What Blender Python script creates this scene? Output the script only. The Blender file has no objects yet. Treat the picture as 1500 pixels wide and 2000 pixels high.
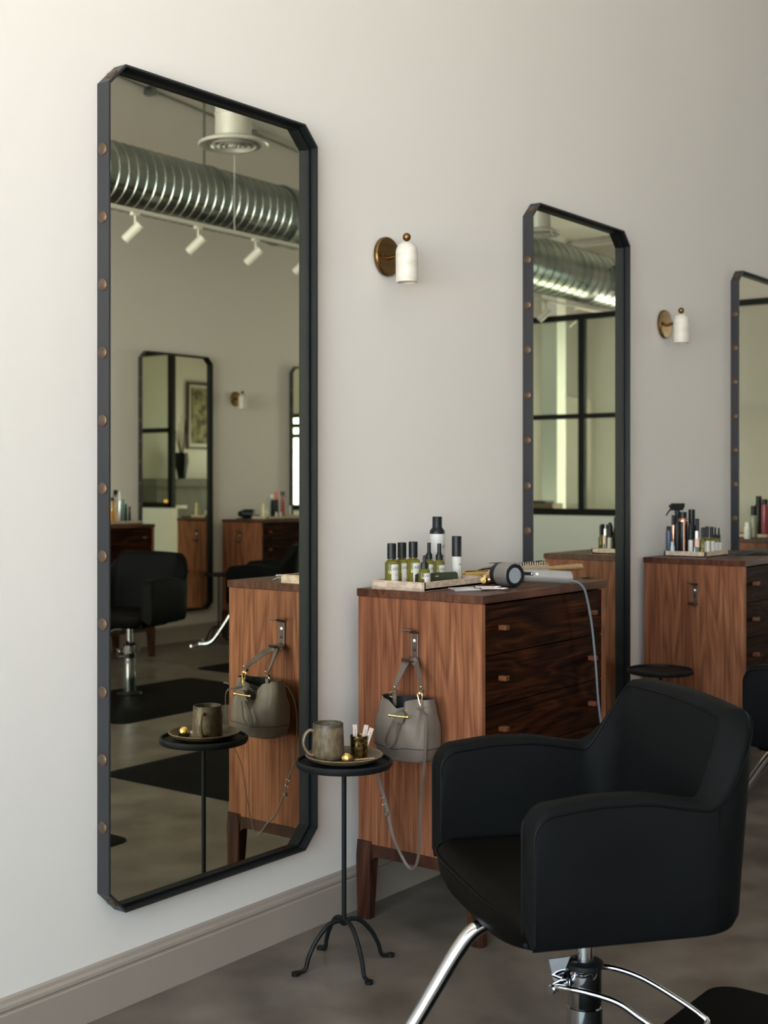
import bpy, bmesh, math, random
from mathutils import Vector, Matrix
random.seed(7)
S = bpy.context.scene
COL = S.collection
pi = math.pi

# ------------------------------------------------------------------ camera
PHI = math.radians(37.2)
CAMY, CAMZ, FPX = -2.563, 1.35, 2544.0
FWD = Vector((math.cos(PHI), math.sin(PHI))); RGT = Vector((math.sin(PHI), -math.cos(PHI)))
cam_d = bpy.data.cameras.new('camera'); cam = bpy.data.objects.new('camera', cam_d); COL.objects.link(cam)
cam.location = (0, CAMY, CAMZ); cam.rotation_euler = (pi/2, 0, PHI - pi/2)
cam_d.sensor_fit = 'VERTICAL'; cam_d.sensor_height = 36; cam_d.lens = FPX/2000*36
cam_d.shift_y = -61/2000
cam_d.clip_start = 0.05
cam_d.dof.use_dof = True; cam_d.dof.focus_distance = 3.5; cam_d.dof.aperture_fstop = 4.5
S.camera = cam

# ------------------------------------------------------------------ view, world, lights
S.view_settings.view_transform = 'Standard'; S.view_settings.look = 'None'
S.view_settings.gamma = 1; S.view_settings.use_curve_mapping = False
S.view_settings.exposure = 0.0
S.cycles.use_denoising = True
S.cycles.max_bounces = 14; S.cycles.diffuse_bounces = 6; S.cycles.glossy_bounces = 8
S.cycles.transmission_bounces = 8; S.cycles.transparent_max_bounces = 16
S.cycles.caustics_reflective = False; S.cycles.caustics_refractive = False
S.cycles.sample_clamp_indirect = 6
W = bpy.data.worlds.new('daylight'); S.world = W; W.use_nodes = True
wn = W.node_tree.nodes; wl = W.node_tree.links
bg = wn['Background']
geo = wn.new('ShaderNodeNewGeometry'); sep = wn.new('ShaderNodeSeparateXYZ'); rmp = wn.new('ShaderNodeValToRGB')
wl.new(geo.outputs['Incoming'], sep.inputs[0])
mth = wn.new('ShaderNodeMath'); mth.operation = 'MULTIPLY_ADD'; mth.inputs[1].default_value = -0.5; mth.inputs[2].default_value = 0.5
wl.new(sep.outputs['Z'], mth.inputs[0]); wl.new(mth.outputs[0], rmp.inputs[0])
rmp.color_ramp.elements[0].position = 0.48; rmp.color_ramp.elements[0].color = (0.45, 0.42, 0.33, 1)
rmp.color_ramp.elements[1].position = 0.54; rmp.color_ramp.elements[1].color = (0.80, 0.90, 1.0, 1)
wl.new(rmp.outputs[0], bg.inputs[0]); bg.inputs[1].default_value = 1.3

def area(name, loc, size, rot, power, color, spread=180):
    d = bpy.data.lights.new(name, 'AREA'); d.shape = 'RECTANGLE'; d.size, d.size_y = size
    d.energy = power; d.color = color; d.spread = math.radians(spread)
    o = bpy.data.objects.new(name, d); COL.objects.link(o); o.location = loc; o.rotation_euler = rot
    return o
# daylight entering by the shop windows: cool sky light going down, warm bounce off the sunlit pavement going up
area('sky_daylight', (-3.45, -2.75, 2.15), (4.6, 3.0), (math.radians(70), 0, -pi/2), 440, (0.67, 0.885, 1.12))
area('pavement_bounce', (-3.50, -2.75, 1.1), (4.6, 1.6), (math.radians(138), 0, -pi/2), 600, (1.0, 0.855, 0.745), 125)
area('far_window_daylight', (14.5, -1.15, 1.45), (1.4, 1.7), (math.radians(90), 0, pi/2), 50, (0.9, 0.95, 1.0))
area('added_far_fill', (14.5, -3.93, 1.8), (0.9, 2.6), (math.radians(90), 0, pi/2), 130, (1.0, 0.93, 0.84), 140)  # added fill lamp in an invented opening, evens the falloff along the walls

# ------------------------------------------------------------------ materials
MATS = {}
def principled(name, col, rough=0.5, metal=0.0, spec=0.5, trans=0.0, ior=1.5, coat=0.0, aniso=0.0):
    if name in MATS: return MATS[name]
    m = bpy.data.materials.new(name); m.use_nodes = True
    b = m.node_tree.nodes['Principled BSDF']
    b.inputs['Base Color'].default_value = (*col, 1); b.inputs['Roughness'].default_value = rough
    b.inputs['Metallic'].default_value = metal; b.inputs['Specular IOR Level'].default_value = spec
    b.inputs['Transmission Weight'].default_value = trans; b.inputs['IOR'].default_value = ior
    b.inputs['Coat Weight'].default_value = coat
    MATS[name] = m; return m
def noisy(name, c1, c2, scale=(8, 8, 8), rough=0.5, metal=0.0, detail=4, lo=0.35, hi=0.65, bump=0.0, bscale=80, rr=0.0, spec=0.5):
    m = principled(name, c1, rough, metal, spec)
    n = m.node_tree.nodes; l = m.node_tree.links; b = n['Principled BSDF']
    tc = n.new('ShaderNodeTexCoord'); mp = n.new('ShaderNodeMapping'); mp.inputs['Scale'].default_value = scale
    nz = n.new('ShaderNodeTexNoise'); nz.inputs['Detail'].default_value = detail; nz.inputs['Scale'].default_value = 1
    cr = n.new('ShaderNodeValToRGB'); cr.color_ramp.elements[0].position = lo; cr.color_ramp.elements[1].position = hi
    cr.color_ramp.elements[0].color = (*c1, 1); cr.color_ramp.elements[1].color = (*c2, 1)
    l.new(tc.outputs['Object'], mp.inputs[0]); l.new(mp.outputs[0], nz.inputs[0]); l.new(nz.outputs[0], cr.inputs[0]); l.new(cr.outputs[0], b.inputs['Base Color'])
    if rr:
        mr = n.new('ShaderNodeMapRange'); mr.inputs['To Min'].default_value = rough-rr; mr.inputs['To Max'].default_value = rough+rr
        l.new(nz.outputs[0], mr.inputs[0]); l.new(mr.outputs[0], b.inputs['Roughness'])
    if bump:
        n2 = n.new('ShaderNodeTexNoise'); n2.inputs['Scale'].default_value = bscale; n2.inputs['Detail'].default_value = 3
        l.new(tc.outputs['Object'], n2.inputs[0])
        bp = n.new('ShaderNodeBump'); bp.inputs['Strength'].default_value = bump; bp.inputs['Distance'].default_value = 0.002
        l.new(n2.outputs[0], bp.inputs['Height']); l.new(bp.outputs[0], b.inputs['Normal'])
    return m
def walnut(name, grain, across, strip=0.085, dark=(0.060, 0.021, 0.010), mid=(0.150, 0.060, 0.028), light=(0.300, 0.140, 0.070), rough=0.38, warp=1.0, spec=0.3):
    """grain: axis index the fibres run along; across: axis the veneer strips are laid along"""
    m = principled(name, mid, rough, spec=spec); n = m.node_tree.nodes; l = m.node_tree.links; b = n['Principled BSDF']
    tc = n.new('ShaderNodeTexCoord'); sp = n.new('ShaderNodeSeparateXYZ'); l.new(tc.outputs['Object'], sp.inputs[0])
    ax = [sp.outputs[0], sp.outputs[1], sp.outputs[2]]
    def M(op, a, bb=None, c=None):
        q = n.new('ShaderNodeMath'); q.operation = op
        for i, v in enumerate((a, bb, c)):
            if v is None: continue
            if isinstance(v, (int, float)): q.inputs[i].default_value = v
            else: l.new(v, q.inputs[i])
        return q.outputs[0]
    if strip:
        fl = M('FLOOR', M('DIVIDE', ax[across], strip))
        wn_ = n.new('ShaderNodeTexWhiteNoise'); wn_.noise_dimensions = '1D'; l.new(fl, wn_.inputs['W'])
        off = wn_.outputs['Value']
    else:
        off = M('MULTIPLY', ax[across], 0.0)
    third = 3 - grain - across
    cx = n.new('ShaderNodeCombineXYZ')
    l.new(M('MULTIPLY_ADD', ax[across], 9.0, M('MULTIPLY', off, 3.0)), cx.inputs[0])
    l.new(M('MULTIPLY_ADD', ax[grain], 0.9*warp, M('MULTIPLY', off, 7.0)), cx.inputs[1])
    l.new(M('MULTIPLY', ax[third], 3.0), cx.inputs[2])
    nz = n.new('ShaderNodeTexNoise'); nz.inputs['Scale'].default_value = 1.0; nz.inputs['Detail'].default_value = 2; nz.inputs['Distortion'].default_value = 0.5
    l.new(cx.outputs[0], nz.inputs[0])
    rings = M('FRACT', M('MULTIPLY', nz.outputs[0], 9.0))
    tri = M('ABSOLUTE', M('SUBTRACT', M('MULTIPLY', rings, 2.0), 1.0))
    c2 = n.new('ShaderNodeCombineXYZ')
    l.new(M('MULTIPLY', ax[across], 150.0), c2.inputs[0]); l.new(M('MULTIPLY', ax[grain], 3.0), c2.inputs[1]); l.new(M('MULTIPLY', ax[third], 60.0), c2.inputs[2])
    n2 = n.new('ShaderNodeTexNoise'); n2.inputs['Scale'].default_value = 1.0; n2.inputs['Detail'].default_value = 3
    l.new(c2.outputs[0], n2.inputs[0])
    v = M('ADD', M('MULTIPLY', tri, 0.30), M('ADD', M('MULTIPLY', n2.outputs[0], 0.75), M('MULTIPLY_ADD', off, 0.16, -0.12)))
    cr = n.new('ShaderNodeValToRGB'); e = cr.color_ramp.elements
    e[0].position = 0.22; e[0].color = (*dark, 1); e[1].position = 0.85; e[1].color = (*light, 1)
    x = e.new(0.52); x.color = (*mid, 1)
    l.new(v, cr.inputs[0]); l.new(cr.outputs[0], b.inputs['Base Color'])
    return m

M_wall = noisy('plaster_wall', (0.725, 0.688, 0.648), (0.755, 0.718, 0.678), (0.5, 0.5, 0.5), rough=0.75, bump=0.05, bscale=25, spec=0.3)
M_low = noisy('pale_painted_board', (0.80, 0.83, 0.79), (0.83, 0.86, 0.82), (1, 1, 1), rough=0.6)
M_ceil = noisy('painted_deck', (0.62, 0.61, 0.58), (0.70, 0.69, 0.66), (1.5, 1.5, 1.5), rough=0.8)
M_floor = noisy('polished_concrete', (0.088, 0.074, 0.060), (0.175, 0.150, 0.125), (4.5, 4.5, 4.5), rough=0.30, detail=12, lo=0.34, hi=0.68, bump=0.05, bscale=60, rr=0.04, spec=.12)
M_base = noisy('taupe_paint', (0.31, 0.262, 0.222), (0.335, 0.285, 0.242), (2, 2, 2), rough=0.45)
M_walV = walnut('walnut_side_veneer', 2, 1, light=(0.34, 0.148, 0.078), mid=(0.215, 0.083, 0.040), dark=(0.115, 0.041, 0.020), rough=.45, spec=.10)
M_walH = walnut('walnut_drawer_veneer', 0, 2, strip=0, dark=(0.008, 0.0022, 0.001), mid=(0.030, 0.0085, 0.003), light=(0.10, 0.032, 0.010), warp=1.6, rough=.5, spec=.02)
M_walT = walnut('walnut_top_veneer', 0, 1, strip=0.12, dark=(0.045, 0.016, 0.009), mid=(0.090, 0.034, 0.019), light=(0.15, 0.060, 0.033), rough=0.36, spec=.12)
M_walL = walnut('walnut_leg', 2, 0, strip=0, dark=(0.022, 0.007, 0.004), mid=(0.048, 0.016, 0.008), light=(0.09, 0.034, 0.018), spec=.25)
M_knob = walnut('walnut_knob', 1, 0, strip=0, dark=(0.07, 0.022, 0.010), mid=(0.13, 0.045, 0.020), light=(0.20, 0.08, 0.035), spec=.2)
M_frame = noisy('blackened_steel', (0.034, 0.034, 0.037), (0.046, 0.045, 0.048), (3, 3, 1.2), rough=0.42, metal=0.3, spec=.3)
M_black = principled('black_powder_coat', (0.005, 0.006, 0.007), 0.5, spec=.2)
M_iron = noisy('wrought_black_iron', (0.004, 0.0048, 0.0055), (0.007, 0.008, 0.009), (20, 20, 20), rough=0.5, spec=.2, bump=0.25, bscale=70)
M_stud = noisy('aged_bronze', (0.085, 0.056, 0.036), (0.13, 0.085, 0.055), (60, 60, 60), rough=0.45, metal=0.5, spec=.3)
M_brass = noisy('brushed_brass', (0.16, 0.088, 0.030), (0.24, 0.14, 0.052), (10, 10, 40), rough=0.33, metal=1.0)
M_gold = principled('polished_gold', (0.80, 0.56, 0.22), 0.16, 1.0)
M_chrome = principled('chrome', (0.58, 0.59, 0.61), 0.06, 1.0)
M_silver = principled('satin_steel', (0.80, 0.80, 0.82), 0.34, 1.0)
M_leather = noisy('black_vinyl', (0.0036, 0.0040, 0.0043), (0.0046, 0.0052, 0.0056), (5, 5, 5), rough=0.62, bump=0.08, bscale=400, spec=0.06)
M_seatlth = noisy('black_seat_vinyl', (0.0032, 0.0027, 0.0020), (0.0038, 0.0033, 0.0026), (5, 5, 5), rough=0.55, bump=0.08, bscale=400, spec=0.05)
M_pipe = principled('black_piping', (0.002, 0.002, 0.002), 0.5, spec=.1)
M_rubber = noisy('black_rubber_mat', (0.003, 0.003, 0.003), (0.005, 0.005, 0.005), (3, 3, 3), rough=0.6, bump=0.1, bscale=200, spec=.04)
M_white = principled('white_enamel', (0.78, 0.78, 0.72), 0.4)
M_label = principled('white_label', (0.56, 0.54, 0.50), 0.5)
M_ink = principled('grey_ink', (0.10, 0.10, 0.10), 0.6)
M_olive = principled('olive_glass', (0.34, 0.31, 0.05), 0.06, trans=0.72, ior=1.35)
M_cap = principled('matt_black_cap', (0.005, 0.006, 0.008), 0.42, spec=.3)
M_amber = principled('amber_liquid', (0.65, 0.30, 0.03), 0.1, trans=0.4)
M_clear = principled('clear_glass', (0.80, 0.86, 0.84), 0.05, trans=0.85, ior=1.25)
M_pink = principled('pink_can', (0.26, 0.05, 0.075), 0.35); M_red = principled('red_can', (0.35, 0.02, 0.02), 0.35)
M_coral = principled('coral_cap', (0.65, 0.12, 0.10), 0.4); M_teal = principled('teal_bottle', (0.10, 0.25, 0.27), 0.35)
M_cream = principled('cream_bottle', (0.62, 0.58, 0.34), 0.45); M_sage = principled('sage_can', (0.30, 0.32, 0.26), 0.4)
M_peach = principled('peach_label', (0.75, 0.50, 0.38), 0.5); M_rose = principled('rose_gold', (0.62, 0.33, 0.22), 0.25, 1.0)
M_blueb = principled('slate_blue_can', (0.05, 0.07, 0.12), 0.4); M_paleblue = principled('pale_blue_label', (0.45, 0.58, 0.66), 0.5)
M_trav = noisy('travertine', (0.42, 0.31, 0.225), (0.56, 0.44, 0.335), (40, 40, 90), rough=0.6, lo=0.42, hi=0.56, bump=0.4, bscale=120)
M_comb = principled('olive_comb', (0.030, 0.040, 0.018), 0.4)
M_bag = noisy('taupe_pebbled_leather', (0.128, 0.100, 0.079), (0.148, 0.117, 0.093), (12, 12, 12), rough=0.5, spec=.3, bump=0.25, bscale=450)
M_strap = noisy('taupe_strap_leather', (0.098, 0.076, 0.059), (0.116, 0.092, 0.072), (12, 12, 12), rough=0.5, spec=.3)
M_lining = principled('black_lining', (0.008, 0.008, 0.009), 0.8)
M_tan = noisy('brown_hook_leather', (0.045, 0.015, 0.009), (0.065, 0.022, 0.013), (40, 40, 40), rough=0.45)
M_stitch = principled('pale_thread', (0.55, 0.45, 0.36), 0.7)
M_stone = noisy('speckled_stoneware', (0.075, 0.054, 0.029), (0.150, 0.108, 0.062), (90, 90, 40), rough=0.42, spec=.35, detail=6, lo=0.35, hi=0.62, bump=0.15, bscale=200)
M_stoneD = noisy('dark_stoneware_rim', (0.035, 0.028, 0.02), (0.07, 0.058, 0.042), (90, 90, 60), rough=0.4)
M_stoneL = noisy('tan_stoneware', (0.13, 0.085, 0.048), (0.21, 0.145, 0.085), (60, 60, 30), rough=0.42)
M_plate = noisy('olive_stoneware_plate', (0.068, 0.050, 0.026), (0.100, 0.075, 0.041), (60, 60, 60), rough=0.33, bump=0.1, bscale=150)
M_tumbler = noisy('etched_brass', (0.10, 0.065, 0.02), (0.45, 0.32, 0.13), (90, 90, 90), rough=0.28, metal=1.0, detail=6, lo=0.42, hi=0.6)
M_foil = noisy('gold_foil', (0.70, 0.42, 0.10), (0.95, 0.72, 0.28), (120, 120, 120), rough=0.3, metal=1.0, bump=1.0, bscale=160)
M_paper = principled('paper_packet', (0.50, 0.40, 0.33), 0.7)
M_choc = principled('brown_paper_cup', (0.05, 0.025, 0.012), 0.7)
M_coffee = principled('coffee', (0.03, 0.015, 0.008), 0.15)
M_greymet = noisy('greige_metallic', (0.27, 0.25, 0.235), (0.31, 0.29, 0.275), (5, 5, 5), rough=0.35, metal=0.6)
M_handle = noisy('silver_grey_metallic', (0.46, 0.45, 0.44), (0.52, 0.51, 0.50), (5, 5, 5), rough=0.3, metal=0.6)
M_lens = principled('bluish_lens', (0.42, 0.48, 0.55), 0.15, 0.7)
M_cord = principled('grey_cable', (0.13, 0.155, 0.175), 0.5)
M_bristle = principled('boar_bristle', (0.62, 0.50, 0.34), 0.6)
M_wood = noisy('light_turned_wood', (0.40, 0.22, 0.09), (0.52, 0.32, 0.15), (10, 90, 90), rough=0.45)
M_galv = noisy('galvanised_steel', (0.26, 0.30, 0.29), (0.40, 0.43, 0.42), (4, 4, 4), rough=0.24, metal=1.0)
M_diff = noisy('brushed_aluminium', (0.50, 0.51, 0.49), (0.58, 0.59, 0.56), (6, 6, 6), rough=0.38, metal=0.35)
M_conc = noisy('grey_cast_concrete', (0.085, 0.080, 0.066), (0.15, 0.14, 0.115), (3, 3, 3), rough=0.7, detail=8)
M_alab = noisy('alabaster', (0.62, 0.575, 0.51), (0.50, 0.45, 0.375), (14, 14, 40), rough=0.45, lo=0.4, hi=0.75)
M_paint = noisy('blurred_painting', (0.05, 0.05, 0.03), (0.35, 0.30, 0.16), (7, 7, 7), rough=0.7, detail=6, lo=0.40, hi=0.60)
M_grass = noisy('dry_grass', (0.32, 0.30, 0.14), (0.48, 0.42, 0.24), (1, 1, 1), rough=0.9)
M_twig = principled('bare_twig', (0.05, 0.03, 0.02), 0.8)
M_flame = principled('candle_glass', (0.9, 0.5, 0.1), 0.4)
M_flame.node_tree.nodes['Principled BSDF'].inputs['Emission Color'].default_value = (1.0, 0.45, 0.08, 1)
M_flame.node_tree.nodes['Principled BSDF'].inputs['Emission Strength'].default_value = 1.0
M_book = principled('brown_box', (0.20, 0.12, 0.06), 0.6)
# leather logo, mirror glass, window glass
m = bpy.data.materials.new('mirror_glass'); m.use_nodes = True; MATS['mirror_glass'] = m; n = m.node_tree.nodes; n.clear()
o_ = n.new('ShaderNodeOutputMaterial'); g_ = n.new('ShaderNodeBsdfGlossy'); g_.inputs['Color'].default_value = (0.92, 0.90, 0.73, 1); g_.inputs['Roughness'].default_value = 0.0
m.node_tree.links.new(g_.outputs[0], o_.inputs[0]); M_mirror = m
m = bpy.data.materials.new('window_glass'); m.use_nodes = True; n = m.node_tree.nodes; n.clear()
o_ = n.new('ShaderNodeOutputMaterial'); g_ = n.new('ShaderNodeBsdfGlossy'); g_.inputs['Roughness'].default_value = 0.0
t_ = n.new('ShaderNodeBsdfTransparent'); t_.inputs[0].default_value = (0.93, 0.96, 0.93, 1); mx = n.new('ShaderNodeMixShader'); lw_ = n.new('ShaderNodeLayerWeight'); lw_.inputs[0].default_value = 0.5; pw_ = n.new('ShaderNodeMath'); pw_.operation = 'POWER'; pw_.inputs[1].default_value = 4.0; m.node_tree.links.new(lw_.outputs['Facing'], pw_.inputs[0]); fr = n.new('ShaderNodeMath'); fr.operation = 'MULTIPLY_ADD'; fr.inputs[1].default_value = 0.85; fr.inputs[2].default_value = 0.05; m.node_tree.links.new(pw_.outputs[0], fr.inputs[0])
L_ = m.node_tree.links; L_.new(fr.outputs[0], mx.inputs[0]); L_.new(t_.outputs[0], mx.inputs[1]); L_.new(g_.outputs[0], mx.inputs[2]); L_.new(mx.outputs[0], o_.inputs[0]); M_glass = m

# ------------------------------------------------------------------ geometry helpers
def ray(px): return FWD + (px - 750)/FPX*RGT
def XA(px, y):                       # x of the point of plane y seen at pixel column px
    r = ray(px); return r.x*(y - CAMY)/r.y
def YX(px, x):                       # y of the point of plane x seen at pixel column px
    r = ray(px); return r.y*x/r.x + CAMY
def ZA(py, x, y):                    # height seen at pixel row py above floor point x, y
    return CAMZ - (py - 939)/FPX*(x*FWD.x + (y - CAMY)*FWD.y)

def catmull(P, k=8, closed=False):
    P = [Vector(p) for p in P]; out = []; n = len(P)
    seg = n if closed else n-1
    for i in range(seg):
        p1 = P[i]; p2 = P[(i+1) % n]
        p0 = P[(i-1) % n] if (closed or i > 0) else p1*2-p2
        p3 = P[(i+2) % n] if (closed or i < n-2) else p2*2-p1
        for j in range(k):
            t = j/k
            out.append(0.5*((2*p1)+(-p0+p2)*t+(2*p0-5*p1+4*p2-p3)*t*t+(-p0+3*p1-3*p2+p3)*t**3))
    if not closed: out.append(P[-1])
    return out

class MB:
    def __init__(s): s.bm = bmesh.new()
    def box(s, lo, hi, bev=0.0, seg=2, mat=None):
        lo = Vector(lo); hi = Vector(hi); c = (lo+hi)/2; d = hi-lo
        T = Matrix.Translation(c) @ Matrix.Diagonal((abs(d.x), abs(d.y), abs(d.z), 1))
        if mat is not None: T = mat @ T
        r = bmesh.ops.create_cube(s.bm, size=1, matrix=T)
        if bev:
            es = list({e for v in r['verts'] for e in v.link_edges})
            bmesh.ops.bevel(s.bm, geom=es, offset=bev, segments=seg, affect='EDGES', profile=0.5)
        return s
    def ring(s, pts): return [s.bm.verts.new(p) for p in pts]
    def bridge(s, a, b):
        n = len(a)
        for i in range(n):
            try: s.bm.faces.new((a[i], a[(i+1) % n], b[(i+1) % n], b[i]))
            except ValueError: pass
    def lathe(s, prof, seg=32, T=None, cap=True):
        """prof: list of (r, z); T maps the +Z axis lathe into place"""
        T = T or Matrix.Identity(4); rings = []
        for r, z in prof:
            if r < 1e-6: rings.append([s.bm.verts.new(T @ Vector((0, 0, z)))])
            else: rings.append([s.bm.verts.new(T @ Vector((r*math.cos(2*pi*i/seg), r*math.sin(2*pi*i/seg), z))) for i in range(seg)])
        for a, b in zip(rings, rings[1:]):
            if len(a) == 1 and len(b) == 1: continue
            if len(a) == 1:
                for i in range(seg): s.bm.faces.new((a[0], b[(i+1) % seg], b[i]))
            elif len(b) == 1:
                for i in range(seg): s.bm.faces.new((a[i], a[(i+1) % seg], b[0]))
            else: s.bridge(a, b)
        if cap:
            for k in (0, -1):
                if len(rings[k]) > 1:
                    try: s.bm.faces.new(rings[k])
                    except ValueError: pass
        return s
    def cyl(s, a, b, r, seg=20, r2=None, bev=0.0):
        a = Vector(a); b = Vector(b); d = b-a; L = d.length; r2 = r if r2 is None else r2
        T = Matrix.Translation(a) @ d.to_track_quat('Z', 'Y').to_matrix().to_4x4()
        if bev: prof = [(r-bev, 0), (r, bev), (r2, L-bev), (r2-bev, L)]
        else: prof = [(r, 0), (r2, L)]
        return s.lathe(prof, seg, T)
    def ball(s, c, r, seg=20, sc=(1, 1, 1)):
        T = Matrix.Translation(c) @ Matrix.Diagonal((*sc, 1))
        k = 10
        return s.lathe([(r*math.sin(pi*i/k) if 0 < i < k else 0, -r*math.cos(pi*i/k)) for i in range(k+1)], seg, T)
    def tube(s, P, r, seg=10, k=6, smooth=True, closed=False, flat=None):
        """tube along points; flat=(w,t, normal) gives a strap"""
        pts = catmull(P, k, closed) if smooth else [Vector(p) for p in P]
        n = len(pts); rings = []; up = None
        for i, p in enumerate(pts):
            if closed: t = (pts[(i+1) % n]-pts[i-1])
            else: t = (pts[min(i+1, n-1)]-pts[max(i-1, 0)])
            t.normalize()
            if flat:
                nn = Vector(flat[2](i/(n-1)) if callable(flat[2]) else flat[2]); w = t.cross(nn).normalized(); q = w.cross(t).normalized()
                fw = (flat[0](i/(n-1)) if callable(flat[0]) else flat[0])/2; ft = flat[1]/2
                rings.append(s.ring([p+w*fw+q*ft*.5, p+w*fw*.92+q*ft, p-w*fw*.92+q*ft, p-w*fw+q*ft*.5, p-w*fw-q*ft*.5, p-w*fw*.92-q*ft, p+w*fw*.92-q*ft, p+w*fw-q*ft*.5]))
                continue
            if up is None:
                up = Vector((0, 0, 1)) if abs(t.z) < 0.9 else Vector((1, 0, 0))
            up = (up - t*up.dot(t)).normalized(); sd = t.cross(up)
            rr = r(i/(n-1)) if callable(r) else r
            rings.append(s.ring([p+(up*math.cos(2*pi*j/seg)+sd*math.sin(2*pi*j/seg))*rr for j in range(seg)]))
        for a, b in zip(rings, rings[1:]): s.bridge(a, b)
        if closed: s.bridge(rings[-1], rings[0])
        else:
            s.bm.faces.new(rings[0]); s.bm.faces.new(rings[-1])
        return s
    def prism(s, pts, axis, lo, hi):
        """extrude the 2-D outline pts along axis ('x': pts are y,z ; 'y': x,z ; 'z': x,y)"""
        def V(p, t):
            return {'x': (t, p[0], p[1]), 'y': (p[0], t, p[1]), 'z': (p[0], p[1], t)}[axis]
        a = s.ring([V(p, lo) for p in pts]); b = s.ring([V(p, hi) for p in pts]); s.bridge(a, b)
        s.bm.faces.new(a); s.bm.faces.new(b); return s
    def build(s, name, mat, parent=None, world=False, smooth=True, ang=35, org=None):
        bmesh.ops.recalc_face_normals(s.bm, faces=s.bm.faces)
        if world and parent is not None:
            Mx = Matrix.Translation(parent.location) @ parent.rotation_euler.to_matrix().to_4x4()
            if parent.parent: Mx = Matrix.Translation(parent.parent.location) @ parent.parent.rotation_euler.to_matrix().to_4x4() @ Mx
            bmesh.ops.transform(s.bm, matrix=Mx.inverted(), verts=s.bm.verts)
        if org is not None: bmesh.ops.translate(s.bm, vec=-Vector(org), verts=s.bm.verts)
        me = bpy.data.meshes.new(name); s.bm.to_mesh(me); s.bm.free()
        me.materials.append(mat)
        if smooth:
            for p in me.polygons: p.use_smooth = True
            me.set_sharp_from_angle(angle=math.radians(ang))
        o = bpy.data.objects.new(name, me); COL.objects.link(o)
        if parent: o.parent = parent
        if org is not None: o.location = org
        return o

def tag(o, label, cat, group=None, kind=None):
    o['label'] = label; o['category'] = cat
    if group: o['group'] = group
    if kind: o['kind'] = kind
    return o
def thing(name, label, cat, loc=(0, 0, 0), rz=0.0, group=None):
    o = bpy.data.objects.new(name, None); COL.objects.link(o); o.empty_display_size = 0.05
    o.location = loc; o.rotation_euler = (0, 0, rz); return tag(o, label, cat, group)
def structure(mb, name, mat, parent=None, smooth=False, **k):
    o = mb.build(name, mat, parent, smooth=smooth, **k)
    if parent is None: o['kind'] = 'structure'
    return o
def kids(o): return [c for c in COL.objects if c.parent == o]
def dup(root, loc, rz, label, group=None):
    r = root.copy(); COL.objects.link(r); r.location = loc; r.rotation_euler = (0, 0, rz); r['label'] = label
    if group: r['group'] = group
    for ch in kids(root):
        c = ch.copy(); COL.objects.link(c); c.parent = r
        for g in kids(ch):
            d = g.copy(); COL.objects.link(d); d.parent = c
    return r
def relabel(o, label): o['label'] = label

# ------------------------------------------------------------------ the room
YO = -5.43                      # face of the opposite wall
X0, X1 = -3.2, 14.2
def ceil_z(x): return 4.63 - 0.08*(x - 7.1)
structure(MB().box((X0-.2, YO-.2, -.1), (X1+.2, .2, 0)), 'floor', M_floor)
structure(MB().prism([(X0, -.01), (X1, -.01), (X1, ceil_z(X1)), (X0, ceil_z(X0))], 'y', 0, .15), 'wall_main', M_wall)
structure(MB().prism([(X0, -.01), (X1, -.01), (X1, ceil_z(X1)), (X0, ceil_z(X0))], 'y', YO-.15, YO), 'wall_opposite', M_wall)
structure(MB().prism([(X0-.2, ceil_z(X0-.2)), (X1+.2, ceil_z(X1+.2)), (X1+.2, ceil_z(X1+.2)+.12), (X0-.2, ceil_z(X0-.2)+.12)], 'y', YO-.15, .15), 'ceiling', M_ceil)
# roof purlins under the deck
for i, x in enumerate([2.0, 4.4, 6.8, 9.2, 11.6, 13.4]):
    structure(MB().box((x-.03, YO+.001, ceil_z(x)-.07), (x+.03, -.001, ceil_z(x)+.02)), 'trim_%d' % (i+1), M_ceil)
for i, y in enumerate([-4.0, -2.6, -1.2]):
    structure(MB().prism([(X0+.01, ceil_z(X0)-.05), (X1-.01, ceil_z(X1)-.05), (X1-.01, ceil_z(X1)+.01), (X0+.01, ceil_z(X0)+.01)], 'y', y-.02, y+.02), 'trim_%d' % (i+7), M_ceil)
def holed_wall(x0, x1, ys, zs, holes, name):
    """wall slab x0..x1 with rectangular openings (y0,y1,z0,z1)"""
    mb = MB(); yc = sorted(set([YO, 0] + [v for h in holes for v in h[:2]])); zt = ceil_z(x0 if x0 < 0 else x1)+.05
    zc = sorted(set([-.01, zt] + [v for h in holes for v in h[2:]]))
    for ya, yb in zip(yc, yc[1:]):
        for za, zb in zip(zc, zc[1:]):
            cy, cz = (ya+yb)/2, (za+zb)/2
            if any(h[0] < cy < h[1] and h[2] < cz < h[3] for h in holes): continue
            mb.box((x0, ya, za), (x1, yb, zb))
    return structure(mb, name, M_wall)
holed_wall(X0-.15, X0, None, None, [(-5.1, -.35, .25, 3.7)], 'wall_front')
holed_wall(X1, X1+.15, None, None, [(-4.4, -3.45, .5, 3.1), (-1.85, -.42, .5, 2.32)], 'wall_far')
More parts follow.
